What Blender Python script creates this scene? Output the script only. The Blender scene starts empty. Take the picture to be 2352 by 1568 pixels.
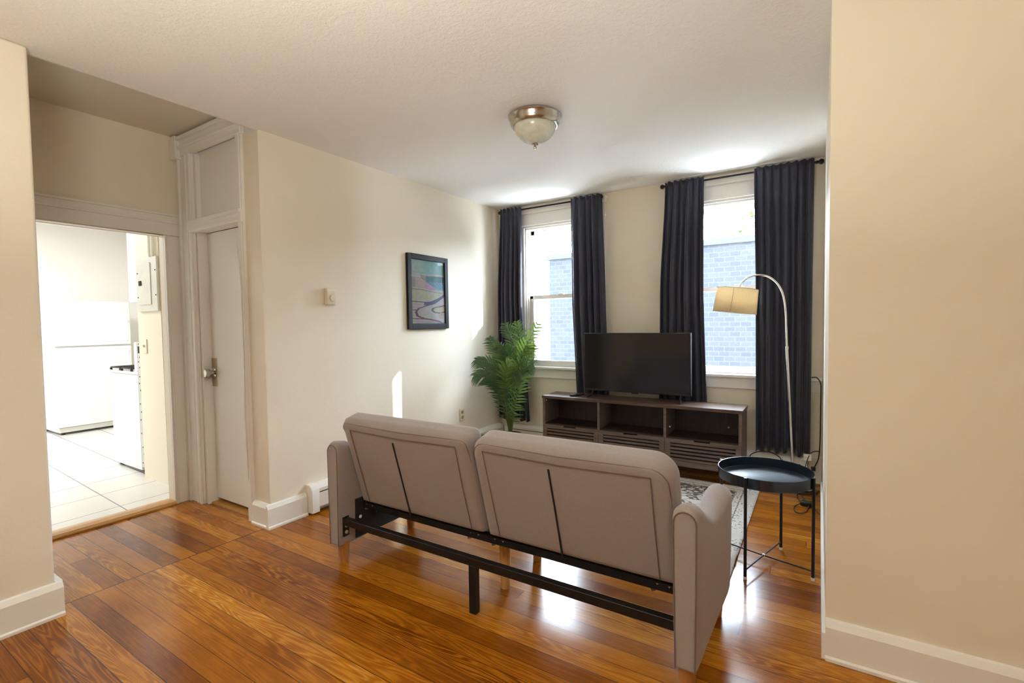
import bpy, bmesh, math, random
from mathutils import Vector, Matrix
random.seed(7)
PI = math.pi
scene = bpy.context.scene
COL = scene.collection

# ------------------------------------------------------------------ node helper
class NT:
    def __init__(s, name):
        s.m = bpy.data.materials.new(name); s.m.use_nodes = True
        s.t = s.m.node_tree; s.t.nodes.clear()
        s.out = s.t.nodes.new('ShaderNodeOutputMaterial')
    def n(s, typ, **kw):
        nd = s.t.nodes.new(typ)
        for k, v in kw.items(): setattr(nd, k, v)
        return nd
    def link(s, a, b): s.t.links.new(a, b)
    def put(s, sock, v):
        if isinstance(v, bpy.types.NodeSocket): s.link(v, sock)
        elif v is not None: sock.default_value = v
    def math(s, op, a, b=None, c=None, clamp=False):
        nd = s.n('ShaderNodeMath', operation=op); nd.use_clamp = clamp
        s.put(nd.inputs[0], a)
        if b is not None: s.put(nd.inputs[1], b)
        if c is not None: s.put(nd.inputs[2], c)
        return nd.outputs[0]
    def comb(s, x, y, z=0.0):
        nd = s.n('ShaderNodeCombineXYZ')
        for i, v in enumerate((x, y, z)): s.put(nd.inputs[i], v)
        return nd.outputs[0]
    def noise(s, vec, scale, detail=2.0, rough=0.5, dist=0.0, dim='3D'):
        nd = s.n('ShaderNodeTexNoise'); nd.noise_dimensions = dim
        if vec is not None: s.link(vec, nd.inputs['Vector'])
        nd.inputs['Scale'].default_value = scale; nd.inputs['Detail'].default_value = detail
        nd.inputs['Roughness'].default_value = rough; nd.inputs['Distortion'].default_value = dist
        return nd.outputs[0]
    def white(s, vec):
        nd = s.n('ShaderNodeTexWhiteNoise'); nd.noise_dimensions = '3D'
        s.link(vec, nd.inputs['Vector']); return nd.outputs['Value']
    def ramp(s, fac, stops, interp='LINEAR'):
        nd = s.n('ShaderNodeValToRGB'); cr = nd.color_ramp; cr.interpolation = interp
        while len(cr.elements) > 1: cr.elements.remove(cr.elements[-1])
        cr.elements[0].position = stops[0][0]; cr.elements[0].color = (*stops[0][1], 1)
        for p, c in stops[1:]:
            e = cr.elements.new(p); e.color = (*c, 1)
        s.put(nd.inputs[0], fac); return nd.outputs[0]
    def mix(s, fac, a, b, blend='MIX'):
        nd = s.n('ShaderNodeMix'); nd.data_type = 'RGBA'; nd.blend_type = blend
        s.put(nd.inputs['Factor'], fac)
        A = [i for i in nd.inputs if i.name == 'A' and i.type == 'RGBA'][0]
        B = [i for i in nd.inputs if i.name == 'B' and i.type == 'RGBA'][0]
        s.put(A, a if isinstance(a, bpy.types.NodeSocket) else (*a, 1))
        s.put(B, b if isinstance(b, bpy.types.NodeSocket) else (*b, 1))
        return [o for o in nd.outputs if o.type == 'RGBA'][0]
    def pos(s): return s.n('ShaderNodeNewGeometry').outputs['Position']
    def objc(s): return s.n('ShaderNodeTexCoord').outputs['Object']
    def sep(s, v):
        nd = s.n('ShaderNodeSeparateXYZ'); s.link(v, nd.inputs[0]); return nd.outputs
    def bump(s, h, strength=0.3, dist=0.01):
        nd = s.n('ShaderNodeBump'); nd.inputs['Strength'].default_value = strength
        nd.inputs['Distance'].default_value = dist; s.link(h, nd.inputs['Height']); return nd.outputs[0]
    def bsdf(s, color=(.8, .8, .8), rough=.5, metal=0.0, normal=None, spec=None, **kw):
        b = s.n('ShaderNodeBsdfPrincipled')
        s.put(b.inputs['Base Color'], color if isinstance(color, bpy.types.NodeSocket) else (*color, 1))
        s.put(b.inputs['Roughness'], rough); b.inputs['Metallic'].default_value = metal
        if normal is not None: s.link(normal, b.inputs['Normal'])
        if spec is not None: b.inputs['Specular IOR Level'].default_value = spec
        for k, v in kw.items(): s.put(b.inputs[k.replace('_', ' ')], v)
        return b.outputs[0]
    def done(s, sh): s.link(sh, s.out.inputs[0]); return s.m

def simple(name, color, rough=.5, metal=0.0, spec=None, var=0.06, vscale=8.0, bump=0.0, bscale=200.0, **kw):
    k = NT(name); p = k.objc()
    nz = k.noise(p, vscale, 3)
    lo = tuple(max(0, c*(1-var)) for c in color); hi = tuple(min(1, c*(1+var)) for c in color)
    col = k.ramp(nz, [(.3, lo), (.7, hi)])
    nrm = k.bump(k.noise(p, bscale, 2), bump, .002) if bump else None
    return k.done(k.bsdf(col, rough, metal, nrm, spec, **kw))

M = {}
def mats():
    # --- painted plaster
    def paint(name, col, b=.12):
        k = NT(name); p = k.pos()
        c = k.ramp(k.noise(p, 1.3, 4, .6), [(.3, tuple(x*.965 for x in col)), (.7, col)])
        h = k.math('ADD', k.noise(p, 5, 3), k.math('MULTIPLY', k.noise(p, 60, 3), .25))
        return k.done(k.bsdf(c, .55, normal=k.bump(h, b, .02), spec=.35))
    M['wall'] = paint('cream wall paint', (.84, .765, .635))
    M['trim'] = paint('white trim paint', (.84, .815, .77), .08)
    M['kitchen'] = paint('kitchen wall paint', (.87, .85, .81), .05)
    M['stub'] = paint('kitchen cream paint', (.85, .79, .66), .05)
    M['hallceil'] = paint('hall ceiling paint', (.72, .655, .55), .06)
    k = NT('stippled ceiling plaster'); p = k.pos()
    h = k.math('ADD', k.noise(p, 55, 4, .65), k.math('MULTIPLY', k.noise(p, 9, 3), .6))
    c = k.ramp(k.noise(p, .9, 4), [(.3, (.85, .825, .795)), (.7, (.88, .86, .835))])
    M['ceiling'] = k.done(k.bsdf(c, .8, normal=k.bump(h, .5, .008), spec=.2))
    # --- varnished pine boards running along X
    k = NT('varnished heart pine boards'); X, Y, Z = k.sep(k.pos())
    hall = k.math('LESS_THAN', X, -2.968)
    yy = k.math('ADD', Y, k.math('MULTIPLY', hall, .037))
    bi = k.math('FLOOR', k.math('DIVIDE', yy, .0845))
    bf = k.math('FRACT', k.math('DIVIDE', yy, .0845))
    r1 = k.white(k.comb(bi, hall, 1.7))
    xs = k.math('ADD', X, k.math('MULTIPLY', r1, 9.3))
    si = k.math('FLOOR', k.math('DIVIDE', xs, 5.6)); sf = k.math('FRACT', k.math('DIVIDE', xs, 5.6))
    r2 = k.white(k.comb(bi, si, k.math('ADD', hall, .3)))
    r3 = k.white(k.comb(bi, si, k.math('ADD', hall, 7.9)))
    off = k.math('MULTIPLY', r2, 53.0)
    big = k.noise(k.comb(k.math('ADD', k.math('MULTIPLY', X, .75), off), k.math('MULTIPLY', Y, 9.5), off), 1.0, 3, .42)
    ring = k.math('SINE', k.math('MULTIPLY', big, k.math('ADD', 95.0, k.math('MULTIPLY', r3, 90.0))))
    ring = k.math('MULTIPLY_ADD', ring, .5, .5)
    streak = k.noise(k.comb(k.math('ADD', k.math('MULTIPLY', X, 5.0), off), k.math('MULTIPLY', Y, 210.0), off), 1.0, 4, .6)
    cloud = k.noise(k.comb(k.math('MULTIPLY', X, 1.6), k.math('MULTIPLY', Y, 3.0), 3.3), 1.0, 5, .62)
    ring = k.math('POWER', ring, 1.8)
    tone = k.math('ADD', k.math('MULTIPLY_ADD', r2, .40, .09), k.math('MULTIPLY', ring, k.math('MULTIPLY_ADD', k.math('POWER', r3, 2.0), .34, .04)))
    tone = k.math('ADD', tone, k.math('MULTIPLY', k.math('SUBTRACT', streak, .5), .46))
    tone = k.math('ADD', tone, k.math('MULTIPLY', k.math('SUBTRACT', cloud, .5), .85), clamp=True)
    c = k.ramp(tone, [(0, (.135, .033, .002)), (.25, (.26, .078, .004)), (.5, (.40, .142, .009)), (.75, (.53, .22, .022)), (1, (.70, .37, .085))])
    edge = k.math('MINIMUM', bf, k.math('SUBTRACT', 1.0, bf))
    gap = k.math('LESS_THAN', edge, k.math('MULTIPLY_ADD', k.white(k.comb(bi, 3.1, hall)), .018, .008))
    gap = k.math('MAXIMUM', gap, k.math('LESS_THAN', sf, .0006))
    gap = k.math('MAXIMUM', gap, k.math('LESS_THAN', k.math('ABSOLUTE', k.math('ADD', X, 2.968)), .004))
    c = k.mix(k.math('MULTIPLY', gap, .8), c, (.03, .009, .003))
    # old water stains near the hall joint and doorway
    st = k.noise(k.comb(k.math('MULTIPLY', X, 2.3), k.math('MULTIPLY', Y, 2.3), 9.0), 1.0, 5, .65)
    c = k.mix(k.math('MULTIPLY', k.math('GREATER_THAN', st, .69), .3), c, (.06, .02, .008))
    hgt = k.math('SUBTRACT', k.math('ADD', k.math('MULTIPLY', cloud, .5), k.math('MULTIPLY', streak, .12)), gap)
    rg = k.math('MULTIPLY_ADD', cloud, .15, .13)
    M['floor'] = k.done(k.bsdf(c, rg, normal=k.bump(hgt, .16, .004), spec=.22, Coat_Weight=.04, Coat_Roughness=.08))
    # --- kitchen tiles
    k = NT('white floor tiles'); X, Y, Z = k.sep(k.pos())
    fx = k.math('FRACT', k.math('DIVIDE', k.math('ADD', X, k.math('MULTIPLY', Y, .045)), .42))
    fy = k.math('FRACT', k.math('DIVIDE', k.math('SUBTRACT', Y, k.math('MULTIPLY', X, -.045)), .40))
    e = k.math('MINIMUM', k.math('MINIMUM', fx, k.math('SUBTRACT', 1.0, fx)), k.math('MINIMUM', fy, k.math('SUBTRACT', 1.0, fy)))
    g = k.math('LESS_THAN', e, .010)
    c = k.mix(g, k.ramp(k.noise(k.pos(), 3, 3), [(.3, (.64, .63, .60)), (.7, (.70, .69, .66))]), (.20, .19, .18))
    M['tile'] = k.done(k.bsdf(c, .25))
    # --- sofa fabric
    def fabric(name, col, sc=900.0):
        k = NT(name); p = k.objc()
        x, y, z = k.sep(p)
        wv = k.noise(k.comb(k.math('MULTIPLY', x, 90.0), k.math('MULTIPLY', y, 90.0), k.math('MULTIPLY', z, 900.0)), 1.0, 2)
        wh = k.noise(k.comb(k.math('MULTIPLY', x, 900.0), k.math('MULTIPLY', y, 900.0), k.math('MULTIPLY', z, 90.0)), 1.0, 2)
        w = k.math('ADD', wv, wh)
        c = k.ramp(k.math('MULTIPLY', w, .5), [(.3, tuple(x*.84 for x in col)), (.7, tuple(x*1.1 for x in col))])
        h = k.math('ADD', w, k.math('MULTIPLY', k.noise(p, 9, 3), .8))
        return k.done(k.bsdf(c, .95, normal=k.bump(h, .22, .003), spec=.15, Sheen_Weight=.25, Sheen_Roughness=.5))
    M['sofa'] = fabric('taupe linen weave', (.318, .266, .252))
    M['seam'] = simple('dark seam thread', (.17, .12, .10), .9)
    M['zip'] = simple('black zipper', (.012, .008, .008), .7)
    M['liner'] = simple('black dust cloth', (.012, .012, .014), .85, bump=.2)
    k = NT('navy blackout curtain'); p = k.objc()
    x, y, z = k.sep(p)
    wv = k.noise(k.comb(k.math('MULTIPLY', x, 500.0), k.math('MULTIPLY', y, 500.0), k.math('MULTIPLY', z, 40.0)), 1.0, 2)
    c = k.ramp(wv, [(.3, (.020, .021, .037)), (.7, (.030, .032, .054))])
    d = k.bsdf(c, .62, normal=k.bump(wv, .1, .001), spec=.4, Sheen_Weight=.35, Sheen_Roughness=.35)
    M['curtain'] = k.done(d)
    M['rod'] = simple('black rod metal', (.012, .011, .010), .35, .6)
    M['blackmetal'] = simple('black powder coat', (.010, .010, .011), .38, .3, bump=.1)
    M['tray'] = simple('black enamel with painted sky tint', (.007, .014, .028), .20, .0, spec=.7)  # blue of the reflected sky is put into the black base colour
    M['steel'] = simple('brushed nickel', (.52, .48, .42), .24, 1.0, var=.1)
    M['chrome'] = simple('lamp chrome', (.74, .74, .74), .18, 1.0, var=.02)
    M['clearcap'] = simple('pale plastic cap', (.7, .7, .7), .3)
    # woods
    def wood(name, dark, light, axis='X', rough=.35, sc=1.0):
        k = NT(name); x, y, z = k.sep(k.objc())
        a = {'X': (x, y, z), 'Y': (y, x, z), 'Z': (z, x, y)}[axis]
        v = k.comb(k.math('MULTIPLY', a[0], 3.0*sc), k.math('MULTIPLY', a[1], 42.0*sc), k.math('MULTIPLY', a[2], 42.0*sc))
        n1 = k.noise(v, 1.0, 5, .6, 1.2)
        c = k.ramp(n1, [(.28, dark), (.72, light)])
        return k.done(k.bsdf(c, rough, normal=k.bump(n1, .05, .002)))
    M['walnut'] = wood('dark walnut veneer', (.050, .026, .020), (.125, .075, .058))
    M['walnutface'] = wood('weathered walnut face', (.085, .058, .048), (.175, .128, .105), rough=.45)
    M['walnutshade'] = wood('walnut with painted interior shade', (.012, .006, .005), (.036, .018, .014), 'Z', .5)  # shade inside the console is put into this darker wood colour
    M['legwood'] = wood('amber beech leg', (.30, .125, .035), (.46, .21, .07), 'Z', .35)
    M['leglight'] = wood('pale beech leg', (.46, .24, .07), (.64, .37, .14), 'Z', .4)
    M['oak'] = wood('golden oak threshold', (.36, .16, .035), (.62, .33, .09), 'Y', .3)
    # screens and plastics
    M['screen'] = simple('dark glossy screen', (.006, .006, .008), .14, spec=.6)
    M['blackplastic'] = simple('black plastic', (.010, .010, .011), .4)
    M['greybutton'] = simple('grey buttons', (.18, .18, .19), .5)
    M['white'] = simple('white enamel', (.84, .84, .83), .25, var=.01)
    M['heater'] = simple('white heater enamel', (.80, .77, .72), .4, var=.03, bump=.05, bscale=20)
    M['dark'] = simple('dark void', (.010, .009, .008), .9)
    M['ivory'] = simple('ivory plastic', (.74, .65, .48), .4)
    M['almond'] = simple('almond plastic', (.78, .72, .60), .4)
    M['panelgrey'] = simple('grey panel steel', (.66, .66, .60), .45)
    M['galv'] = simple('galvanised steel', (.55, .55, .53), .4, .5)
    M['castiron'] = simple('cast iron grate', (.02, .02, .02), .6)
    M['brassplate'] = simple('satin brass plate', (.50, .40, .28), .32, .9)
    M['paper'] = simple('white paper tag', (.85, .85, .85), .7)
    M['whitecord'] = simple('white cord', (.72, .68, .62), .5)
    M['blackcord'] = simple('black cord', (.014, .013, .013), .5)
    M['frame'] = simple('black picture frame', (.014, .013, .013), .5, spec=.2)
    M['pot'] = simple('black planter', (.018, .018, .018), .5)
    M['soil'] = simple('dark moss', (.05, .045, .025), .9, bump=.6, bscale=60)
    # shade cloth
    k = NT('cream drum shade cloth'); p = k.objc()
    c = k.ramp(k.noise(p, 160, 2), [(.3, (.70, .57, .38)), (.7, (.78, .65, .45))])
    d = k.n('ShaderNodeBsdfDiffuse'); k.link(c, d.inputs[0])
    t = k.n('ShaderNodeBsdfTranslucent'); k.link(c, t.inputs[0])
    mx = k.n('ShaderNodeMixShader'); mx.inputs[0].default_value = .42
    k.link(d.outputs[0], mx.inputs[1]); k.link(t.outputs[0], mx.inputs[2]); M['shade'] = k.done(mx.outputs[0])
    M['shadeseam'] = simple('shade seam tape', (.42, .35, .24), .8)
    # frosted glass bowl
    k = NT('frosted alabaster glass'); p = k.objc()
    c = k.ramp(k.noise(p, 14, 4, .6, 1.5), [(.3, (.58, .60, .50)), (.7, (.74, .75, .66))])
    M['bowl'] = k.done(k.bsdf(c, .22, spec=.5, Subsurface_Weight=.2, Subsurface_Radius=(.05, .05, .05)))
    # leaves
    def leaf(name, a, b, tr):
        k = NT(name); p = k.objc()
        c = k.ramp(k.noise(p, 7, 3), [(.3, a), (.7, b)])
        d = k.bsdf(c, .32, spec=.5)
        t = k.n('ShaderNodeBsdfTranslucent'); k.link(k.mix(.5, c, (.35, .5, .06)), t.inputs[0])
        mx = k.n('ShaderNodeMixShader'); mx.inputs[0].default_value = tr
        k.link(d, mx.inputs[1]); k.link(t.outputs[0], mx.inputs[2]); return k.done(mx.outputs[0])
    M['leaf'] = leaf('palm leaf', (.018, .058, .024), (.042, .105, .038), .10)
    M['leaf2'] = leaf('young palm leaf', (.05, .12, .025), (.11, .20, .045), .22)
    M['stem'] = simple('palm stem', (.09, .13, .045), .5)
    M['tree'] = leaf('street tree leaf', (.012, .016, .01), (.02, .025, .015), .1)
    M['bark'] = simple('tree bark', (.10, .075, .055), .9, bump=.5, bscale=30)
    # glass panes: mostly clear with a thin reflection
    k = NT('window glass')
    tr = k.n('ShaderNodeBsdfTransparent'); tr.inputs[0].default_value = (.96, .97, .98, 1)
    gl = k.n('ShaderNodeBsdfGlossy'); gl.inputs['Roughness'].default_value = .02
    fr = k.n('ShaderNodeFresnel'); fr.inputs[0].default_value = 1.35
    mx = k.n('ShaderNodeMixShader'); k.link(fr.outputs[0], mx.inputs[0]); k.link(tr.outputs[0], mx.inputs[1]); k.link(gl.outputs[0], mx.inputs[2])
    M['glass'] = k.done(mx.outputs[0])
    M['picglass'] = M['glass'].copy(); M['picglass'].node_tree.nodes['Fresnel'].inputs[0].default_value = 1.18
    # neighbour brick
    k = NT('grey painted brick'); b = k.n('ShaderNodeTexBrick')
    mp = k.n('ShaderNodeMapping'); mp.inputs['Rotation'].default_value = (PI/2, 0, 0)
    k.link(k.objc(), mp.inputs[0]); k.link(mp.outputs[0], b.inputs['Vector'])
    b.inputs['Scale'].default_value = 2.2
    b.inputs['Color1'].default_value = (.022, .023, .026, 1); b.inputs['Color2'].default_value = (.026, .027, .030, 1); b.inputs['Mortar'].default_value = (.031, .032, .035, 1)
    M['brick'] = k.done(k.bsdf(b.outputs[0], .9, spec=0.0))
    M['coping'] = simple('pale coping', (.03, .03, .03), .9, spec=0.0)
    M['asphalt'] = simple('pale concrete yard', (.74, .73, .71), .9)
    # distressed rug
    k = NT('distressed vintage rug'); x, y, z = k.sep(k.objc())
    # object origin at rug centre; half sizes .80 x .765
    ex = k.math('SUBTRACT', .80, k.math('ABSOLUTE', x)); ey = k.math('SUBTRACT', .7625, k.math('ABSOLUTE', y))
    e = k.math('MINIMUM', ex, ey)
    p = k.comb(x, y, 0.0)
    v = k.n('ShaderNodeTexVoronoi'); v.feature = 'DISTANCE_TO_EDGE'; v.inputs['Scale'].default_value = 11
    nz = k.n('ShaderNodeTexNoise'); nz.inputs['Scale'].default_value = 6; k.link(p, nz.inputs['Vector'])
    va = k.n('ShaderNodeVectorMath', operation='MULTIPLY_ADD'); k.link(nz.outputs['Color'], va.inputs[0]); va.inputs[1].default_value = (.16, .16, .16); k.link(p, va.inputs[2])
    k.link(va.outputs[0], v.inputs['Vector'])
    line = k.math('LESS_THAN', v.outputs['Distance'], .045)
    worn = k.noise(p, 5, 5, .65); fine = k.noise(p, 70, 4, .7)
    v2 = k.n('ShaderNodeTexVoronoi'); v2.feature = 'F1'; v2.inputs['Scale'].default_value = 26; k.link(va.outputs[0], v2.inputs['Vector'])
    speck = k.math('GREATER_THAN', k.math('ADD', v2.outputs['Distance'], k.math('MULTIPLY', k.math('SUBTRACT', fine, .5), 1.1)), .47)
    border = k.math('MULTIPLY', k.math('GREATER_THAN', e, .15), k.math('LESS_THAN', e, .33))
    outer = k.math('LESS_THAN', e, .15)
    field = k.math('GREATER_THAN', e, .33)
    pat = k.math('MULTIPLY', field, k.math('MULTIPLY', line, k.math('GREATER_THAN', worn, .47)))
    pat = k.math('MAXIMUM', pat, k.math('MULTIPLY', border, speck))
    strp = k.math('MAXIMUM', k.math('LESS_THAN', k.math('ABSOLUTE', k.math('SUBTRACT', e, .148)), .006), k.math('LESS_THAN', k.math('ABSOLUTE', k.math('SUBTRACT', e, .10)), .004))
    strp = k.math('MULTIPLY', strp, k.math('GREATER_THAN', fine, .46))
    pat = k.math('MAXIMUM', pat, strp)
    pat = k.math('MAXIMUM', pat, k.math('MULTIPLY', k.math('MULTIPLY', outer, k.math('GREATER_THAN', worn, .5)), k.math('GREATER_THAN', fine, .56)))
    base = k.ramp(worn, [(.3, (.52, .49, .46)), (.7, (.68, .64, .60))])
    c = k.mix(k.math('MULTIPLY', pat, .88), base, (.06, .057, .062))
    M['rug'] = k.done(k.bsdf(c, .95, normal=k.bump(fine, .3, .004), spec=.1))
    M['rugback'] = simple('rug backing', (.5, .46, .4), .9)
    # print inks
    for n, c in dict(sky=(0.354, 0.625, 0.651), sky2=(0.498, 0.651, 0.651), teal=(0.164, 0.317, 0.371), pink=(0.651, 0.551, 0.551), rose=(0.651, 0.425, 0.607), plum=(0.226, 0.154, 0.226), cream=(0.651, 0.651, 0.651), sage=(0.607, 0.643, 0.515), olive=(0.651, 0.651, 0.462), grey=(0.462, 0.462, 0.480), blue=(0.244, 0.462, 0.607), lilac=(0.651, 0.651, 0.651), navy=(0.154, 0.172, 0.317), white=(0.651, 0.651, 0.651), ochre=(0.651, 0.651, 0.354)).items():
        M['ink_'+n] = simple('ink '+n, c, .6, var=.08, vscale=30)
mats()

# ------------------------------------------------------------------ mesh helper
class MB:
    def __init__(s): s.v = []; s.f = []; s.mi = []; s.cur = 0
    def mat(s, i): s.cur = i; return s
    def add(s, vs, fs):
        o = len(s.v); s.v += [tuple(v) for v in vs]
        for f in fs: s.f.append(tuple(i+o for i in f)); s.mi.append(s.cur)
        return s
    def box(s, x0, x1, y0, y1, z0, z1):
        v = [(x, y, z) for z in (z0, z1) for y in (y0, y1) for x in (x0, x1)]
        return s.add(v, [(0, 2, 3, 1), (4, 5, 7, 6), (0, 1, 5, 4), (2, 6, 7, 3), (0, 4, 6, 2), (1, 3, 7, 5)])
    def quad(s, *p): return s.add(p, [tuple(range(len(p)))])
    def tube(s, pts, r, seg=10, cap=True, flat=1.0):
        pts = [Vector(p) for p in pts]; n = len(pts)
        rs = r if isinstance(r, (list, tuple)) else [r]*n
        vs = []; up = None
        for i, p in enumerate(pts):
            t = (pts[min(i+1, n-1)]-pts[max(i-1, 0)]).normalized()
            if up is None:
                up = Vector((0, 0, 1)) if abs(t.z) < .9 else Vector((1, 0, 0))
            a = (up - t*up.dot(t)).normalized(); b = t.cross(a); up = a
            for k in range(seg):
                q = 2*PI*k/seg
                vs.append(p + rs[i]*(math.cos(q)*a*flat + math.sin(q)*b))
        fs = [(i*seg+k, i*seg+(k+1) % seg, (i+1)*seg+(k+1) % seg, (i+1)*seg+k) for i in range(n-1) for k in range(seg)]
        if cap: fs += [tuple(reversed(range(seg))), tuple(range((n-1)*seg, n*seg))]
        return s.add(vs, fs)
    def cyl(s, p, q, r0, r1=None, seg=16): return s.tube([p, q], [r0, r0 if r1 is None else r1], seg)
    def lathe(s, c, prof, seg=40, axis=None):
        # prof: list of (r, h) along the axis (default +Z)
        ax = Vector(axis).normalized() if axis is not None else Vector((0, 0, 1))
        a = ax.orthogonal().normalized(); b = ax.cross(a); c = Vector(c); vs = []
        for r, h in prof:
            for k in range(seg):
                q = 2*PI*k/seg; vs.append(c + ax*h + r*(math.cos(q)*a + math.sin(q)*b))
        n = len(prof)
        fs = [(i*seg+k, i*seg+(k+1) % seg, (i+1)*seg+(k+1) % seg, (i+1)*seg+k) for i in range(n-1) for k in range(seg)]
        if prof[0][0] > 1e-5: fs.append(tuple(reversed(range(seg))))
        if prof[-1][0] > 1e-5: fs.append(tuple(range((n-1)*seg, n*seg)))
        return s.add(vs, fs)
    def extr(s, prof, a, b, axis):
        # closed 2-D profile extruded along an axis from a to b
        n = len(prof); vs = []
        for t in (a, b):
            for p, q in prof:
                vs.append({'X': (t, p, q), 'Y': (p, t, q), 'Z': (p, q, t)}[axis])
        fs = [(i, (i+1) % n, n+(i+1) % n, n+i) for i in range(n)]
        fs += [tuple(reversed(range(n))), tuple(range(n, 2*n))]
        return s.add(vs, fs)
    def build(s, name, mat, parent=None, smooth=False, bevel=0.0, seg=2, sub=0, angle=40, solid=0.0):
        me = bpy.data.meshes.new(name)
        off = Vector((0, 0, 0)); q = parent
        while q is not None: off += q.location; q = q.parent
        me.from_pydata([tuple(Vector(v)-off) for v in s.v], [], s.f)
        for m in (mat if isinstance(mat, list) else [mat]): me.materials.append(M[m])
        me.polygons.foreach_set('material_index', s.mi)
        bm = bmesh.new(); bm.from_mesh(me)
        bmesh.ops.remove_doubles(bm, verts=bm.verts, dist=1e-6)
        bmesh.ops.recalc_face_normals(bm, faces=bm.faces); bm.to_mesh(me); bm.free()
        o = bpy.data.objects.new(name, me); COL.objects.link(o)
        if parent is not None: o.parent = parent
        if solid:
            md = o.modifiers.new('s', 'SOLIDIFY'); md.thickness = solid; md.offset = 0
        if bevel:
            md = o.modifiers.new('b', 'BEVEL'); md.width = bevel; md.segments = seg; md.limit_method = 'ANGLE'; md.angle_limit = math.radians(35)
        if sub:
            md = o.modifiers.new('u', 'SUBSURF'); md.levels = sub; md.render_levels = sub
        if smooth or bevel:
            me.polygons.foreach_set('use_smooth', [True]*len(me.polygons))
            if not sub:
                try: me.set_sharp_from_angle(angle=math.radians(angle))
                except Exception: pass
        return o

def thing(name, loc, label, cat, group=None):
    o = bpy.data.objects.new(name, None); COL.objects.link(o); o.location = loc; o.empty_display_size = .1
    o['label'] = label; o['category'] = cat
    if group: o['group'] = group
    bpy.context.view_layer.update()
    return o
def tag(o, label, cat, group=None):
    o['label'] = label; o['category'] = cat
    if group: o['group'] = group
    return o
def struct(o, label=None, cat=None):
    o['kind'] = 'structure'
    if label: o['label'] = label
    if cat: o['category'] = cat
    return o
def box(x0, x1, y0, y1, z0, z1): return MB().box(x0, x1, y0, y1, z0, z1)

# ------------------------------------------------------------------ room numbers (metres)
XL, YB, H, YE, XW, YR = -2.944, 4.414, 2.501, 1.742, .029, 2.145
XF, YF = -2.885, .694           # wall beside the hall opening
XH, HH = -3.97, 2.66            # far wall and ceiling of the little hall
RX1, RY0 = 3.4, -3.0            # the room behind the camera

# ------------------------------------------------------------------ shell
struct(MB().box(-4.0, RX1, RY0, 4.62, -.12, 0).build('floor', 'floor'), 'varnished orange pine board floor', 'floor')
struct(MB().box(-8.6, -4.0, -1.2, 3.4, -.12, 0).build('floor_kitchen', 'tile'), 'white tiled kitchen floor beyond the doorway', 'floor')
struct(MB().box(XL-.02, RX1, RY0, 4.62, H, H+.3).build('ceiling', 'ceiling'), 'stippled off-white living room ceiling', 'ceiling')
struct(MB().box(-4.05, XL-.02, -1.2, 1.95, HH, HH+.14).build('ceiling_hall', 'hallceil'), 'higher plain ceiling of the small hall', 'ceiling')
struct(MB().box(-8.6, -4.05, -1.2, 3.4, HH, HH+.14).build('ceiling_kitchen', 'kitchen'), 'white kitchen ceiling', 'ceiling')
struct(MB().box(XL-.16, XL, YE, 4.62, 0, H).build('wall_left', 'wall'), 'long cream wall that carries the picture', 'wall')
# wall beside the opening, softly rounded arris
w = MB().box(XF-.13, XF, RY0, YF, 0, H).build('wall_front_left', 'wall', bevel=.012, seg=3)
struct(w, 'cream wall end at the left edge of the photo', 'wall')
# back wall with two window openings
W1 = (-2.62, -1.84); W2 = (-.97, -.19); WZ = (.80, 2.265)
b = MB()
for x0, x1 in ((XL-.16, W1[0]), (W1[1], W2[0]), (W2[1], XW+.12)): b.box(x0, x1, YB, YB+.2, 0, H)
for x0, x1 in (W1, W2):
    b.box(x0, x1, YB, YB+.2, 0, WZ[0]); b.box(x0, x1, YB, YB+.2, WZ[1], H)
struct(b.build('wall_back', 'wall'), 'cream wall with the two windows', 'wall')
struct(MB().box(XW, XW+.12, YR+.12, YB, 0, H).build('wall_right', 'wall', bevel=.008, seg=2), 'living room side wall seen edge on', 'wall')
struct(MB().box(XW, RX1, YR, YR+.12, 0, H).build('wall_front_right', 'wall'), 'tan wall filling the right of the photo', 'wall')
# room behind the camera: rear wall with three windows
RW = []
b = MB(); xs = [XF-.13]+[x for p in RW for x in p]+[RX1+.12]
for i in range(0, len(xs), 2): b.box(xs[i], xs[i+1], RY0-.12, RY0, 0, H)
for x0, x1 in RW: b.box(x0, x1, RY0-.12, RY0, 0, .85); b.box(x0, x1, RY0-.12, RY0, 2.2, H)
struct(b.build('wall_rear', 'wall'))
struct(MB().box(RX1, RX1+.12, RY0, YR+.12, 0, H).build('wall_far_right', 'wall'))
# hall walls
DY0, DY1, DZ = .80, 1.62, 1.945     # kitchen doorway
b = MB().box(XH-.08, XH, -1.2, DY0, 0, HH).box(XH-.08, XH, DY1, 1.9, 0, HH).box(XH-.08, XH, DY0, DY1, DZ, HH)
struct(b.build('wall_hall', 'wall'), 'cream wall above and beside the kitchen doorway', 'wall')
struct(MB().box(XH, XF-.13, -1.3, -1.2, 0, HH).build('wall_hall_end', 'wall'))
struct(MB().box(XL-.032, XL-.02, YF, YE, H+.0005, HH).build('wall_bulkhead', 'hallceil'))
# closet wall: piece left of door, piece right of door, over the door
b = MB().box(XH, -3.74, YE, YE+.16, 0, HH).box(-3.19, XL-.16, YE, YE+.16, 0, HH).box(XL-.16, XL-.02, YE+.001, YE+.16, H+.0005, HH)
b.box(-3.74, -3.19, YE+.025, YE+.16, 2.0, HH)
struct(b.build('wall_closet', 'trim'), 'painted end wall with the narrow closet door', 'wall')
b = MB().box(-3.115, XL-.0005, YE-.004, YE+.001, 0, H)
struct(b.build('wall_closet_end', 'wall'), 'cream strip of wall end between door and picture wall', 'wall')
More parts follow.
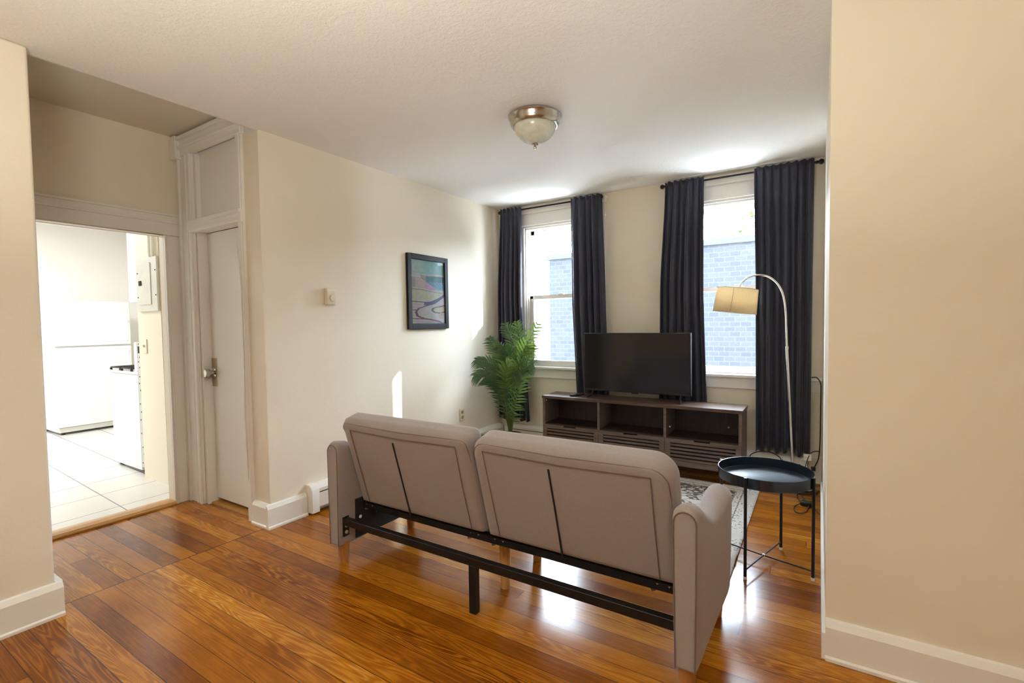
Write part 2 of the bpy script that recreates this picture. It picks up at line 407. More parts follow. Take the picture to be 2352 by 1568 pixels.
# kitchen shell
b = MB().box(-8.72, -8.6, -1.2, 3.4, 0, HH).box(-8.6, -4.05, 3.4, 3.5, 0, HH)
struct(b.build('wall_kitchen_far', 'kitchen'), 'overexposed far kitchen wall', 'wall')
KW = (-7.4, -5.0)
b = MB().box(-8.6, -4.05, -1.3, -1.2, 0, HH)
struct(b.build('wall_kitchen_side', 'kitchen'))
struct(MB().box(-4.915, -4.05, 1.79, 3.4, 0, HH).build('wall_kitchen_chase', 'stub'), 'cream kitchen wall stub that carries the breaker panel', 'wall')

# ------------------------------------------------------------------ trims
BH = .152
def baseboard(name, axis, a, b_, face, out, label=None):
    # profile thickness t outwards; bevelled cap and shoe bead
    t = .024
    pr = [(0, 0), (t+.008, 0), (t+.008, .012), (t, .018), (t, BH-.026), (t*.45, BH-.004), (0, BH)]
    pr = [(face+out*p, z) for p, z in pr]
    o = MB().extr(pr, a, b_, axis).build(name, 'trim')
    return struct(o, label, 'baseboard' if label else None)
baseboard('baseboard_front_left', 'Y', RY0, YF+.022, XF, 1, 'tall white baseboard at the left edge')
o = MB().box(XF-.13, XF, YF, YF+.024, 0, BH).build('baseboard_front_left_return', 'trim'); struct(o)
baseboard('baseboard_front_right', 'X', XW, RX1, YR, -1, 'tall baseboard along the tan right wall')
baseboard('baseboard_left', 'Y', YE-.036, 1.985, XL, 1, 'short white baseboard between wall corner and heater')
baseboard('baseboard_closet_end', 'X', -3.115, XL+.001, YE-.004, -1, 'white baseboard wrapping the wall corner')
o = MB().box(XW-.012, XW, YR-.022, YB-.3, 0, .10).build('baseboard_right', 'trim'); struct(o)
# kitchen doorway casing
b = MB().box(XH, XH+.022, DY1, DY1+.105, 0, DZ).box(XH, XH+.022, DY0-.105, DY0, 0, DZ)
b.box(XH, XH+.022, DY0-.105, DY1+.105, DZ, DZ+.15)
b.box(XH+.022, XH+.030, DY0-.105, DY1+.105, DZ+.085, DZ+.10).box(XH+.022, XH+.034, DY0-.11, DY1+.11, DZ+.138, DZ+.155)
b.box(XH+.022, XH+.030, DY1+.012, DY1+.022, 0, DZ).box(XH+.022, XH+.032, DY1+.085, DY1+.105, 0, DZ)
b.box(XH-.08, XH, DY1, DY1+.012, 0, DZ).box(XH-.08, XH, DY0-.012, DY0, 0, DZ).box(XH-.08, XH, DY0, DY1, DZ, DZ+.012)
struct(b.build('trim_1', 'trim', bevel=.003), 'white casing around the bright kitchen doorway', 'door casing')
b = MB().extr([(XH-.09, 0), (XH+.045, 0), (XH+.045, .010), (XH+.022, .022), (XH-.03, .026), (XH-.09, .020)], DY0, DY1, 'Y')
struct(b.build('threshold', 'oak'), 'golden oak threshold strip of the kitchen doorway', 'threshold')
# closet casing
b = MB().box(-3.945, -3.76, YE-.022, YE, 0, HH-.13)
b.cyl((-3.925, YE-.024, 0), (-3.925, YE-.024, HH-.13), .012).cyl((-3.83, YE-.022, 0), (-3.83, YE-.022, HH-.13), .008)
b.box(-3.79, -3.765, YE-.032, YE, 0, HH-.13)
b.box(-3.175, -3.115, YE-.020, YE, 0, HH-.13).cyl((-3.135, YE-.02, 0), (-3.135, YE-.02, HH-.13), .006)
b.box(-3.95, -3.10, YE-.030, YE, HH-.15, HH-.02).box(-3.95, -3.10, YE-.048, YE, HH-.105, HH-.085).box(-3.95, -3.10, YE-.055, YE, HH-.045, HH-.02)
b.box(-3.965, -3.89, YE-.06, YE, HH-.17, HH-.01)
b.box(-3.80, -3.118, YE-.034, YE+.0, 1.955, 2.035).box(-3.739, -3.176, YE, YE+.06, 1.957, 2.033).box(-3.80, -3.118, YE-.046, YE-.03, 2.012, 2.036).box(-3.80, -3.118, YE-.040, YE-.03, 1.972, 1.984)
b.box(-3.74, -3.175, YE+.0, YE+.025, 2.035, 2.06)
struct(b.build('trim_2', 'trim', bevel=.003), 'white moulded casing around the closet door', 'door casing')
b = MB().box(-3.741, -3.729, YE-.002, YE+.13, 0, HH-.155)
struct(b.build('trim_3', 'trim'))
# closet door
d = struct(MB().box(-3.726, -3.165, YE+.058, YE+.095, .035, 1.9545).build('door_1', 'trim', bevel=.003), 'narrow white flush closet door', 'door')
MB().box(-3.730, -3.655, YE+.055, YE+.0585, .855, 1.06).build('lock_plate', 'brassplate', d, bevel=.002)
MB().lathe((-3.69, YE+.055, .955), [(.034, 0), (.034, .006), (.014, .012), (.013, .03), (.026, .036), (.031, .055), (.027, .07), (.010, .073), (0, .073)], 24, (0, -1, 0)).build('door_knob', 'steel', d, smooth=True)
struct(MB().box(-3.74, -3.165, YE+.02, YE+.13, 0, .012).build('threshold_closet', 'oak'))
struct(MB().box(-3.95, -3.11, YE+.3, YE+.34, 0, HH).box(-3.95, -3.93, YE+.161, YE+.3, 0, HH).box(-3.14, -3.11, YE+.161, YE+.3, 0, HH).box(-3.95, -3.11, YE+.161, YE+.34, HH, HH+.03).build('wall_closet_back', 'dark'))
# hairline paint crack cord on the closet casing
o = MB().tube([(-3.20, YE-.022, 1.9), (-3.155, YE-.024, 1.55), (-3.15, YE-.024, 1.1), (-3.165, YE-.024, .7), (-3.15, YE-.023, .28)], .0035, 6).build('hanging_cord', 'whitecord')
tag(o, 'thin off-white cord hanging down the closet door casing', 'cord')

# ------------------------------------------------------------------ windows
def window(n, x0, x1, label):
    z0, z1 = WZ; root = MB()
    # casing, head with mouldings, jamb liner
    yo = YB
    c = .115
    root.box(x0-c, x0, yo-.022, yo, z0, z1).box(x1, x1+c, yo-.022, yo, z0, z1)
    root.box(x0-c, x1+c, yo-.022, yo, z1, 2.44)
    root.box(x0-c-.01, x1+c+.01, yo-.034, yo, z1+.02, z1+.034).box(x0-c-.015, x1+c+.015, yo-.045, yo, 2.405, 2.445).box(x0-c-.02, x1+c+.02, yo-.058, yo, 2.445, 2.468)
    root.box(x0, x0+.018, yo-.005, yo+.2, z0, z1).box(x1-.018, x1, yo-.005, yo+.2, z0, z1).box(x0, x1, yo-.005, yo+.2, z1-.018, z1)
    root.box(x0+.018, x0+.03, yo+.02, yo+.04, z0, z1).box(x1-.03, x1-.018, yo+.02, yo+.04, z0, z1)
    r = struct(root.build('window_%d' % n, 'trim', bevel=.003), label, 'window')
    s = MB().box(x0-c-.035, x1+c+.03 if n == 1 else XW-.002, yo-.05, yo+.2, z0, z0+.026)
    s.build('sill', 'trim', r, bevel=.006)
    MB().box(x0-c-.01, x1+c+.01 if n == 1 else XW-.002, yo-.02, yo, z0-.092, z0).build('apron', 'trim', r, bevel=.003)
    zm = 1.545
    def sash(nm, y, a, b_, bot, top):
        q = MB(); t = .042; xa, xb = x0+.022, x1-.022
        q.box(xa, xa+t, y, y+.034, a, b_).box(xb-t, xb, y, y+.034, a, b_).box(xa, xb, y, y+.034, a, a+bot).box(xa, xb, y, y+.034, b_-top, b_)
        so = q.build(nm, 'trim', r, bevel=.003)
        MB().quad((xa+t, y+.017, a+bot), (xb-t, y+.017, a+bot), (xb-t, y+.017, b_-top), (xa+t, y+.017, b_-top)).build('pane', 'glass', so)
        return so
    sash('upper_sash', yo+.088, zm-.02, z1-.018, .036, .045)
    lo = sash('lower_sash', yo+.048, z0+.026, zm+.018, .058, .036)
    MB().box((x0+x1)/2-.025, (x0+x1)/2+.025, yo+.045, yo+.085, zm+.018, zm+.032).build('sash_lock', 'trim', lo, bevel=.002)
    return r
window(1, W1[0], W1[1], 'tall white sash window beside the palm')
window(2, W2[0], W2[1], 'tall white sash window behind the arc lamp')

# ------------------------------------------------------------------ curtains and rods
def rod(x0, x1, label):
    y, z = YB-.09, 2.447
    t = thing('curtain_rod', ((x0+x1)/2, y, z), label, 'curtain rod', 'curtain rods over the two windows')
    MB().cyl((x0+.03, y, z), (x1-.03, y, z), .0085, seg=12).build('pole', 'rod', t, smooth=True)
    for x, s in ((x0, 1), (x1, -1)):
        MB().lathe((x, y, z), [(0, -.018), (.012, -.015), (.0195, -.004), (.0195, .006), (.013, .016), (.009, .022), (.0115, .026), (.0115, .034), (0, .035)], 16, (s, 0, 0)).build('finial', 'rod', t, smooth=True)
        xx = x+s*.055
        MB().cyl((xx, y, z-.006), (xx, YB-.024, z-.012), .006, seg=8).box(xx-.009, xx+.009, YB-.03, YB-.0225, z-.055, z+.012).tube([(xx, y+.012, z-.012), (xx, y, z-.014), (xx, y-.012, z-.004)], .005, 8).build('bracket', 'rod', t, smooth=True)
rod(-2.871, -1.732, 'black curtain rod over the window beside the palm')
rod(-1.168, .004, 'black curtain rod over the window behind the arc lamp')

def curtain(tops, mids, bots, zb, n, seed, label, zt=2.475, amp=.030, curl=0):
    rnd = random.Random(seed); y0, zr = YB-.09, 2.447
    NU, NV = n*14, 46; mb = MB(); vs = []
    ph = [rnd.uniform(-.5, .5) for _ in range(n+2)]; am = [rnd.uniform(.65, 1.15) for _ in range(n+2)]
    for j in range(NV+1):
        t = j/NV; z = zt - (zt-zb)*(t**1.15 if t < .25 else t)
        z = zt - (zt-zb)*t
        s = min(1, t*2.2); s = s*s*(3-2*s); s2 = max(0, (t-.45)/.55)
        x0 = tops[0]+(mids[0]-tops[0])*s+(bots[0]-mids[0])*s2
        x1 = tops[1]+(mids[1]-tops[1])*s+(bots[1]-mids[1])*s2
        for i in range(NU+1):
            u = i/NU; q = u*n; k = int(q) % (n+1)
            f = q-int(q); k2 = min(k+1, n+1)
            a = (am[k]*(1-f)+am[k2]*f); p = ph[k]*(1-f)+ph[k2]*f
            big = math.sin(PI*q*.9+p*1.6)
            pleat = math.sin(2*PI*q+p*2)
            near = max(0, 1-abs(z-zr)/.05)
            fl = min(1, .45+t*1.6)
            d = amp*a*(.75*pleat*fl+.30*big*fl)
            if t < .2:
                d += .004*math.sin(2*PI*q*2+seed)*(1-t/.2)
            d *= (1-.82*near)
            if abs(z-zr) < .03: d += math.copysign(.0, d)
            x = x0+(x1-x0)*(u+.010*math.cos(2*PI*q+p))
            zz = z+(.010*math.sin(q*2.3+seed)+.006*pleat)*(t**6)+(.006*math.sin(q*7+seed) if t == 0 else 0)
            y = y0-.014+d
            lo = YB-.165+(.042 if seed in (2, 3) else 0)*min(1, max(0, (1.1-z)/.45))
            vs.append((x, max(lo, min(y, YB-.072)), zz))
    W = NU+1
    mb.add(vs, [(j*W+i, j*W+i+1, (j+1)*W+i+1, (j+1)*W+i) for j in range(NV) for i in range(NU)])
    o = mb.build('curtain', 'curtain', smooth=True, angle=180, solid=.003)
    return tag(o, label, 'curtain', 'navy curtains at the two windows')
curtain((-2.858, -2.605), (-2.895, -2.612), (-2.90, -2.535), .262, 5, 1, 'navy curtain in the corner behind the palm, left panel of its window')
curtain((-2.046, -1.724), (-2.045, -1.700), (-1.99, -1.665), .24, 5, 2, 'navy curtain between the palm and the television, right panel of its window')
curtain((-1.142, -.822), (-1.185, -.822), (-1.20, -.785), .24, 6, 3, 'navy curtain behind the right end of the television')
curtain((-.448, -.045), (-.432, -.05), (-.425, -.055), .235, 7, 4, 'navy curtain behind the chrome pole of the arc lamp')

# ------------------------------------------------------------------ baseboard heaters
def heater(axis, a, b_, face, out, label, endcap):
    t = thing('baseboard_heater', ((face, (a+b_)/2, 0) if axis == 'Y' else ((a+b_)/2, face, 0)), label, 'heater', 'baseboard heaters along the walls')
    P = lambda pr: [(face+out*p, z) for p, z in pr]
    MB().extr(P([(0.001, .02), (.008, .02), (.008, .196), (.036, .196), (.036, .2), (0.001, .2)]), a, b_, axis).build('back_plate', 'heater', t)
    MB().extr(P([(.036, .2), (.052, .190), (.063, .176), (.0665, .172), (.0665, .150), (.064, .150), (.064, .17), (.05, .185), (.036, .196)]), a, b_, axis).build('damper', 'heater', t)
    MB().extr(P([(.060, .142), (.0665, .142), (.0665, .048), (.056, .034), (.052, .036), (.060, .05)]), a, b_, axis).build('front_cover', 'heater', t)
    MB().extr(P([(.012, .055), (.050, .055), (.050, .15), (.012, .15)]), a, b_, axis).build('fins', 'dark', t)
    for e0, e1 in endcap:
        MB().extr(P([(.001, .012), (.069, .012), (.070, .165), (.055, .190), (.036, .204), (.001, .204)]), e0, e1, axis).build('end_cap', 'heater', t, bevel=.004)
    return t
heater('Y', 2.0, 4.335, XL, 1, 'white baseboard heater under the picture wall, end cap beside the sofa', [(1.99, 2.05), (2.9, 2.93), (3.6, 3.63)])
heater('X', -2.872, -.075, YB, -1, 'white baseboard heater along the window wall behind the console', [(-2.872, -2.80), (-.115, -.07)])

# ------------------------------------------------------------------ picture
Y0, Y1, Z0, Z1 = 2.985, 3.508, 1.240, 1.885
t = thing('picture', (XL, (Y0+Y1)/2, Z0), 'black framed landscape print hanging on the cream wall', 'picture')
fw = .045
MB().box(XL+.001, XL+.026, Y0, Y0+fw, Z0, Z1).box(XL+.001, XL+.026, Y1-fw, Y1, Z0, Z1).box(XL+.001, XL+.026, Y0+fw, Y1-fw, Z0, Z0+fw).box(XL+.001, XL+.026, Y0+fw, Y1-fw, Z1-fw, Z1).build('frame', 'frame', t, bevel=.003)
inks = ['ink_sky', 'ink_sky2', 'ink_teal', 'ink_pink', 'ink_rose', 'ink_plum', 'ink_cream', 'ink_sage', 'ink_olive', 'ink_grey', 'ink_blue', 'ink_lilac', 'ink_navy', 'ink_white', 'ink_ochre']
pm = MB(); lay = [0]
def ink(name, pts):
    lay[0] += 1; pm.mat(inks.index('ink_'+name)); d = .008+lay[0]*.00012
    pm.quad(*[(XL+d, Y0+.03+u*(Y1-Y0-.06), Z1-.03-v*(Z1-Z0-.06)) for u, v in pts])
def band(name, up, lo, n=18):
    a = [(i/n, up(i/n)) for i in range(n+1)]; b_ = [(i/n, lo(i/n)) for i in range(n, -1, -1)]; ink(name, a+b_)
ink('sky', [(0, 0), (1, 0), (1, 1), (0, 1)])
ink('sky2', [(0, 0), (.33, 0), (.40, .08), (.42, .2), (0, .2)])
ink('white', [(.14, .07), (.18, .07), (.175, .10), (.19, .125), (.235, .14), (.21, .148), (.17, .135), (.145, .105)])
w1 = lambda u: .205+.012*math.sin(u*5)+.03*u
band('cream', w1, lambda u: w1(u)+.022)
band('grey', lambda u: w1(u)+.022, lambda u: .46)
band('teal', lambda u: w1(u)+.03 if u > .28 else .46, lambda u: .46 if u < .28 else .36)
ink('lilac', [(0, .24), (.28, .235), (.34, .285), (0, .285)])
ink('grey', [(.28, .24), (.45, .25), (.45, .35), (.38, .30)])
ink('pink', [(.16, .295), (.34, .295), (.48, .365), (.60, .425), (.72, .45), (.16, .43)])
ink('rose', [(.42, .335), (.60, .405), (.75, .45), (.42, .44)])
ink('blue', [(.42, .345), (1, .335), (1, .455), (.80, .455)])
for i in range(5): ink('navy', [(.5+.1*i, .345), (.52+.1*i, .345), (.83+.06*i, .45), (.81+.06*i, .45)])
w2 = lambda u: .435-.008*math.sin(u*6)+.035*u
band('cream', w2, lambda u: w2(u)+.022)
band('plum', lambda u: w2(u)+.022, lambda u: w2(u)+.03)
band('sage', lambda u: w2(u)+.03, lambda u: .64)
for i in range(7):
    u = .02+.15*i
    ink('cream' if i % 2 else 'olive', [(u, .61), (u+.05, .56), (u+.14, .5), (u+.2, .48), (u+.16, .505), (u+.08, .565), (u+.035, .62)])
ink('ochre', [(.43, .585), (.5, .565), (.52, .58), (.45, .60)])
band('lilac', lambda u: .60+.03*u, lambda u: 1.0)
for i in range(9): band('plum' if i % 3 == 0 else 'rose', lambda u, i=i: .635+.042*i+.02*u, lambda u, i=i: .648+.042*i+.02*u)
ink('navy', [(.38, .655), (.6, .63), (.82, .57), (1, .5), (1, .56), (.8, .63), (.55, .69), (.38, .70)])
def ring(name, s):
    cx, cy = .62, .775
    P = [(.98, .55), (.7, .655), (.4, .705), (.2, .745), (.12, .80), (.17, .865), (.35, .905), (.6, .925), (.85, .955), (1, 1), (1, .55)]
    ink(name, [(cx+(u-cx)*s if u < .95 else u, cy+(v-cy)*s if u < .95 else v) for u, v in P])
ring('plum', 1.0); ring('cream', .87)
ink('plum', [(1, .68), (.75, .71), (.6, .735), (.57, .775), (.66, .81), (.8, .82), (1, .80)])
ink('olive', [(1, .70), (.78, .725), (.65, .745), (.63, .77), (.69, .795), (.82, .80), (1, .78)])
ink('pink', [(.78, .84), (.84, .80), (.92, .82), (.93, .89), (.85, .91), (.79, .88)])
ink('grey', [(.84, .81), (.88, .79), (.90, .84), (.86, .87)])
band('teal', lambda u: .965, lambda u: 1.0)
pm.build('print', inks, t)
MB().quad((XL+.0135, Y0+fw-.005, Z0+fw-.005), (XL+.0135, Y1-fw+.005, Z0+fw-.005), (XL+.0135, Y1-fw+.005, Z1-fw+.005), (XL+.0135, Y0+fw-.005, Z1-fw+.005)).build('glazing', 'picglass', t)

# ------------------------------------------------------------------ small wall fittings
t = thing('thermostat', (XL, 2.215, 1.428), 'ivory dial thermostat on the cream wall left of the picture', 'thermostat')
MB().box(XL+.001, XL+.036, 2.181, 2.249, 1.428, 1.545).build('body', 'ivory', t, bevel=.006)
MB().lathe((XL+.035, 2.222, 1.475), [(.024, 0), (.024, .008), (.021, .012), (0, .012)], 24, (1, 0, 0)).build('dial', 'ivory', t, smooth=True)
MB().box(XL+.036, XL+.0375, 2.205, 2.238, 1.52, 1.526).build('scale_window', 'galv', t)
t = thing('wall_outlet', (XL, 3.704, .335), 'ivory duplex outlet low on the cream wall left of the palm', 'outlet')
MB().box(XL+.001, XL+.008, 3.668, 3.740, .335, .452).build('cover_plate', 'ivory', t, bevel=.003)
for z in (.368, .42): MB().lathe((XL+.007, 3.704, z), [(.017, 0), (.017, .003), (0, .003)], 16, (1, 0, 0)).box(XL+.0095, XL+.0106, 3.696, 3.698, z-.004, z+.006).box(XL+.0095, XL+.0106, 3.709, 3.711, z-.004, z+.006).build('receptacle', 'brassplate', t)
t = thing('wall_outlet', (-.02, YB, .07), 'white outlet beside the right end of the window wall heater', 'outlet')
MB().box(-.066, .004, YB-.03, YB-.02, .085, .20).build('cover_plate', 'almond', t, bevel=.002)
MB().box(-.056, .026, YB-.02, YB, 0, .21).build('backing_block', 'trim', t)
MB().box(-.045, -.015, YB-.055, YB-.03, .105, .135).build('plug', 'blackplastic', t, bevel=.004)

# ceiling lamp
c = (-1.43, 2.54, H)
t = thing('ceiling_lamp', c, 'flush mount ceiling lamp with nickel ring and frosted bowl', 'ceiling lamp')
MB().lathe(c, [(.150, 0), (.156, -.006), (.156, -.014), (.150, -.020), (.147, -.045), (.140, -.060), (.133, -.066), (.128, -.066), (.124, -.060), (.10, -.055), (0, -.055)], 48).build('ring', 'steel', t, smooth=True)
MB().lathe(c, [(.126, -.060), (.124, -.075), (.115, -.098), (.095, -.124), (.070, -.142), (.042, -.155), (.014, -.162), (0, -.163)], 48).build('glass_bowl', 'bowl', t, smooth=True)
MB().lathe(c, [(.0, -.158), (.018, -.161), (.020, -.167), (.010, -.172), (.007, -.178), (.010, -.184), (.008, -.192), (0, -.195)], 20).build('finial', 'steel', t, smooth=True)

# ------------------------------------------------------------------ sofa
sx0, sx1 = -2.225, -.330
t = thing('sofa', (-1.28, 1.95, 0), 'taupe linen futon sofa seen from behind on the pine floor', 'sofa')
def arm(xin, xout):
    s = 1 if xout > xin else -1
    st = []
    for y, zt, zb, w, dx in ((1.640, .655, .105, .080, 0), (1.66, .666, .103, .086, 0), (1.72, .655, .103, .09, 0), (1.80, .61, .104, .092, 0), (1.90, .565, .106, .094, .002), (2.0, .55, .11, .098, .004), (2.1, .558, .114, .103, .006), (2.19, .572, .118, .107, .008), (2.245, .570, .122, .104, .008), (2.262, .552, .126, .095, .008)):
        st.append((y, zt, zb, w, dx))
    prof = []
    K = 10
    def sec(y, zt, zb, w, dx):
        cx = (xin+xout)/2+s*dx; r = w/2; pts = [(cx-r*.86, y, zb), (cx-r*.96, y, (zb+zt)/2)]
        for k in range(K+1):
            a = PI-PI*k/K; pts.append((cx+r*math.cos(a), y, zt-r+r*math.sin(a)))
        pts += [(cx+r*.96, y, (zb+zt)/2), (cx+r*.86, y, zb)]
        return pts
    secs = [sec(*q) for q in st]; n = len(secs[0]); mb = MB()
    vs = [p for q in secs for p in q]
    fs = [(i*n+k, i*n+(k+1) % n, (i+1)*n+(k+1) % n, (i+1)*n+k) for i in range(len(secs)-1) for k in range(n)]
    fs += [tuple(reversed(range(n))), tuple(range((len(secs)-1)*n, len(secs)*n))]
    mb.add(vs, fs); a = mb.build('armrest', 'sofa', t, bevel=.008, seg=3)
    # stitched edge around the rear panel
    y = 1.652
    q = [(p[0], y-.012, p[2]) for p in secs[0]]
    cx = (xin+xout)/2
    q = [(cx+(p[0]-cx)*.93, 1.6385, min(p[2], .655-.0)-(.008 if p[2] > .5 else 0)) for p in q]
    MB().tube(q, .0022, 6).build('piping', 'seam', a, smooth=True)
    return a
aL = arm(-2.148, -2.222); aR = arm(-.412, -.332)
MB().box(-2.146, -2.138, 1.745, 2.24, .115, .33).build('side_liner', 'liner', t)
MB().box(-.416, -.411, 1.745, 2.24, .115, .33).build('side_liner', 'liner', t)
MB().lathe((-2.138, 1.775, .225), [(.009, 0), (.009, .003), (0, .005)], 12, (1, 0, 0)).build('bolt', 'clearcap', t)
# back cushions, reclined; local frame: u along X, v up the slope, w thickness towards the front
TL = math.radians(15.5)
def bpt(x, v, w):  # rear face bottom at (y 1.79, z .30)
    return (x, 1.795-v*math.sin(TL)+w*math.cos(TL), .298+v*math.cos(TL)+w*math.sin(TL))
def cushion(x0, x1, hgt, thk, rc):
    NU, NV, NW = 28, 18, 8; mb = MB(); cx, hw, cv, hv, cw, hwd = (x0+x1)/2, (x1-x0)/2, hgt/2, hgt/2, thk/2, thk/2
    bm = bmesh.new()
    def P(a, b, c):
        # a,b,c in -1..1 ; rounded slab
        e = .05
        X = a*hw; V = b*hv; Wd = c*hwd
        # round plan corners at the top
        ix, iv = hw-rc, hv-rc
        ox, ov = abs(X)-ix, V-iv
        if ox > 0 and ov > 0:
            m = max(ox, ov); d = math.hypot(ox, ov)
            f = m/d if d else 1
            X = math.copysign(ix+ox*f, X); V = iv+ov*f
        # round thickness edge
        ed = min(hw-abs(a*hw), hv-b*hv, (hv+b*hv)*1.4)
        rr = .030
        if ed < rr and abs(c) > 0:
            k = 1-math.sqrt(max(0, 1-((rr-ed)/rr)**2))
            Wd = math.copysign(max(0, abs(Wd)-k*rr*.9), Wd)
        bul = (1-a*a)*(1-b*b)
        if c > 0: Wd += .028*bul*c
        else: Wd -= .006*bul*abs(c)
        return bpt(cx+X, cv+V, cw+Wd)
    def grid(fn, n, m):
        vs = [fn(i/n*2-1, j/m*2-1) for j in range(m+1) for i in range(n+1)]
        mb.add(vs, [(j*(n+1)+i, j*(n+1)+i+1, (j+1)*(n+1)+i+1, (j+1)*(n+1)+i) for j in range(m) for i in range(n)])
    NU, NV = 48, 32
    for c in (-1, 1): grid(lambda a, b, c=c: P(a, b, c), NU, NV)
    for a in (-1, 1): grid(lambda c, b, a=a: P(a, b, c), NW, NV)
    for b in (-1, 1): grid(lambda a, c, b=b: P(a, b, c), NU, NW)
    me = mb
    o = me.build('back_cushion', 'sofa', t, smooth=True, angle=60)
    bmx = bmesh.new(); bmx.from_mesh(o.data); bmesh.ops.remove_doubles(bmx, verts=bmx.verts, dist=.0008); bmesh.ops.recalc_face_normals(bmx, faces=bmx.faces); bmx.to_mesh(o.data); bmx.free()
    o.data.polygons.foreach_set('use_smooth', [True]*len(o.data.polygons))
    # stitched rectangle on the rear panel, an outer rounded seam, centre zipper
    ins = .075
    w = -.0075
    pts = [bpt(x0+ins, .02, w+.004), bpt(x0+ins, hgt*.5, w), bpt(x0+ins*.9, hgt-.052, w+.005), bpt((x0+x1)/2, hgt-.058, w), bpt(x1-ins, hgt-.052, w+.004), bpt(x1-ins, hgt*.5, w), bpt(x1-ins, .02, w+.004)]
    MB().tube(pts[:3], .0022, 6).tube(pts[2:5], .0022, 6).tube(pts[4:], .0022, 6).build('seam', 'seam', o, smooth=True)
    rr = rc*.9; arc = [bpt(x1-.018, .03, .018), bpt(x1-.012, hgt-.06-rr, .012)]
    for k in range(7):
        q = PI/2*k/6; arc.append(bpt(x1-.012-rr*.9+rr*.9*math.cos(q), hgt-.020-rr*.9+rr*.9*math.sin(q), .004))
    arc.append(bpt((x0+x1)/2, hgt-.026, .0))
    for k in range(7):
        q = PI/2+PI/2*k/6; arc.append(bpt(x0+.012+rr*.9+rr*.9*math.cos(q), hgt-.020-rr*.9+rr*.9*math.sin(q), .004))
    arc += [bpt(x0+.012, hgt-.06-rr, .012), bpt(x0+.018, .03, .018)]
    MB().tube(arc, .0022, 6).build('seam', 'seam', o, smooth=True)
    xm = (x0+x1)/2-.045
    MB().tube([bpt(xm, .0, -.006), bpt(xm, hgt*.5, -.0075), bpt(xm-.004, hgt*.83, -.006)], .0042, 8).build('zipper', 'zip', o, smooth=True)
    # puckered cloth where the cover is gathered under the cushion
    for xx, wd in ((x0+.06, .05), (x1-.07, .05)):
        vs = []; n = 9
        for i in range(n+1):
            u = i/n
            for j in range(4):
                vs.append(bpt(xx-wd+2*wd*u, -.028*j/3*(1+.5*math.sin(u*9)), .004+.010*math.sin(u*14+j)))
        MB().add(vs, [(i*4+j, (i+1)*4+j, (i+1)*4+j+1, i*4+j+1) for i in range(n) for j in range(3)]).build('gathered_cloth', 'sofa', o, smooth=True, solid=.003)
    return o
cushion(-2.145, -1.297, .505, .125, .04)
cushion(-1.289, -.420, .505, .125, .085)
# seat
s = MB().box(-2.136, -1.294, 1.91, 2.20, .335, .44).build('seat_cushion', 'sofa', t, bevel=.04, seg=4)
s = MB().box(-1.288, -.420, 1.91, 2.20, .335, .44).build('seat_cushion', 'sofa', t, bevel=.04, seg=4)
MB().box(-2.136, -.42, 1.84, 2.19, .295, .333).build('seat_frame', 'liner', t)
MB().box(-2.136, -.42, 1.792, 1.832, .272, .302).build('back_frame_bar', 'blackmetal', t)
# rear rail, its bracket and legs
MB().box(-2.148, -.405, 1.665, 1.697, .214, .250).build('rear_rail', 'blackmetal', t, bevel=.002)
br = MB().box(-2.149, -2.1425, 1.663, 1.704, .150, .256).build('rail_bracket', 'blackmetal', t, bevel=.002)
for z in (.172, .206): MB().lathe((-2.1425, 1.684, z), [(.010, 0), (.010, .003), (.005, .004), (0, .002)], 14, (1, 0, 0)).build('screw', 'galv', br)
MB().box(-1.302, -1.266, 1.664, 1.697, .0, .216).build('support_leg', 'blackmetal', t, bevel=.002)
def leg(x, y, zt, r0, r1, m, dx=0, dy=0):
    MB().cyl((x, y, 0), (x+dx, y+dy, zt), r1, r0, 20).build('leg', m, t, smooth=True)
leg(-2.178, 1.69, .118, .034, .023, 'legwood'); leg(-.375, 1.69, .118, .034, .023, 'legwood')
leg(-2.182, 2.21, .125, .034, .023, 'legwood'); leg(-.37, 2.21, .125, .034, .023, 'legwood')
leg(-1.277, 1.922, .300, .030, .022, 'leglight'); leg(-1.276, 2.235, .300, .030, .022, 'leglight')
MB().lathe((-1.277, 1.922, .268), [(.031, 0), (.031, .03), (0, .03)], 20).build('leg_collar', 'blackmetal', t)

# ------------------------------------------------------------------ side table
tc = Vector((-.235, 2.812, 0)); R_ = .2225; ta = -.287
t = thing('side_table', tc, 'round black metal tray side table beside the sofa arm', 'side table')
tz = .455
MB().lathe(tc, [(0, tz), (R_-.012, tz), (R_-.004, tz+.004), (R_-.002, tz+.05), (R_+.0005, tz+.0505), (R_+.0005, tz-.002), (R_-.012, tz-.004), (0, tz-.004)], 72).build('tray', 'tray', t, smooth=True, angle=30)
for k in range(4):
    a = ta+[-PI/2, 0, PI/2, PI][k]; d = Vector((math.cos(a), math.sin(a), 0)); p = tc+d*(R_+.006)
    l = MB().cyl(p+Vector((0, 0, .014 if k < 3 else .028)), p+Vector((0, 0, tz+.052)), .0075, seg=14).build('leg', 'blackmetal', t, smooth=True)
    MB().lathe(p+Vector((0, 0, 0 if k < 3 else .0145)), [(.0085, 0), (.0085, .014), (0, .014)], 14).build('foot_cap', 'clearcap', l)
    MB().cyl(p-d*.006+Vector((0, 0, .045)), tc+Vector((0, 0, .043 if k % 2 else .047)), .004, seg=10).build('cross_bar', 'blackmetal', t, smooth=True)
MB().lathe(tc+Vector((0, 0, .038)), [(0, 0), (.007, .001), (.008, .012), (0, .014)], 14).build('hub', 'clearcap', t)

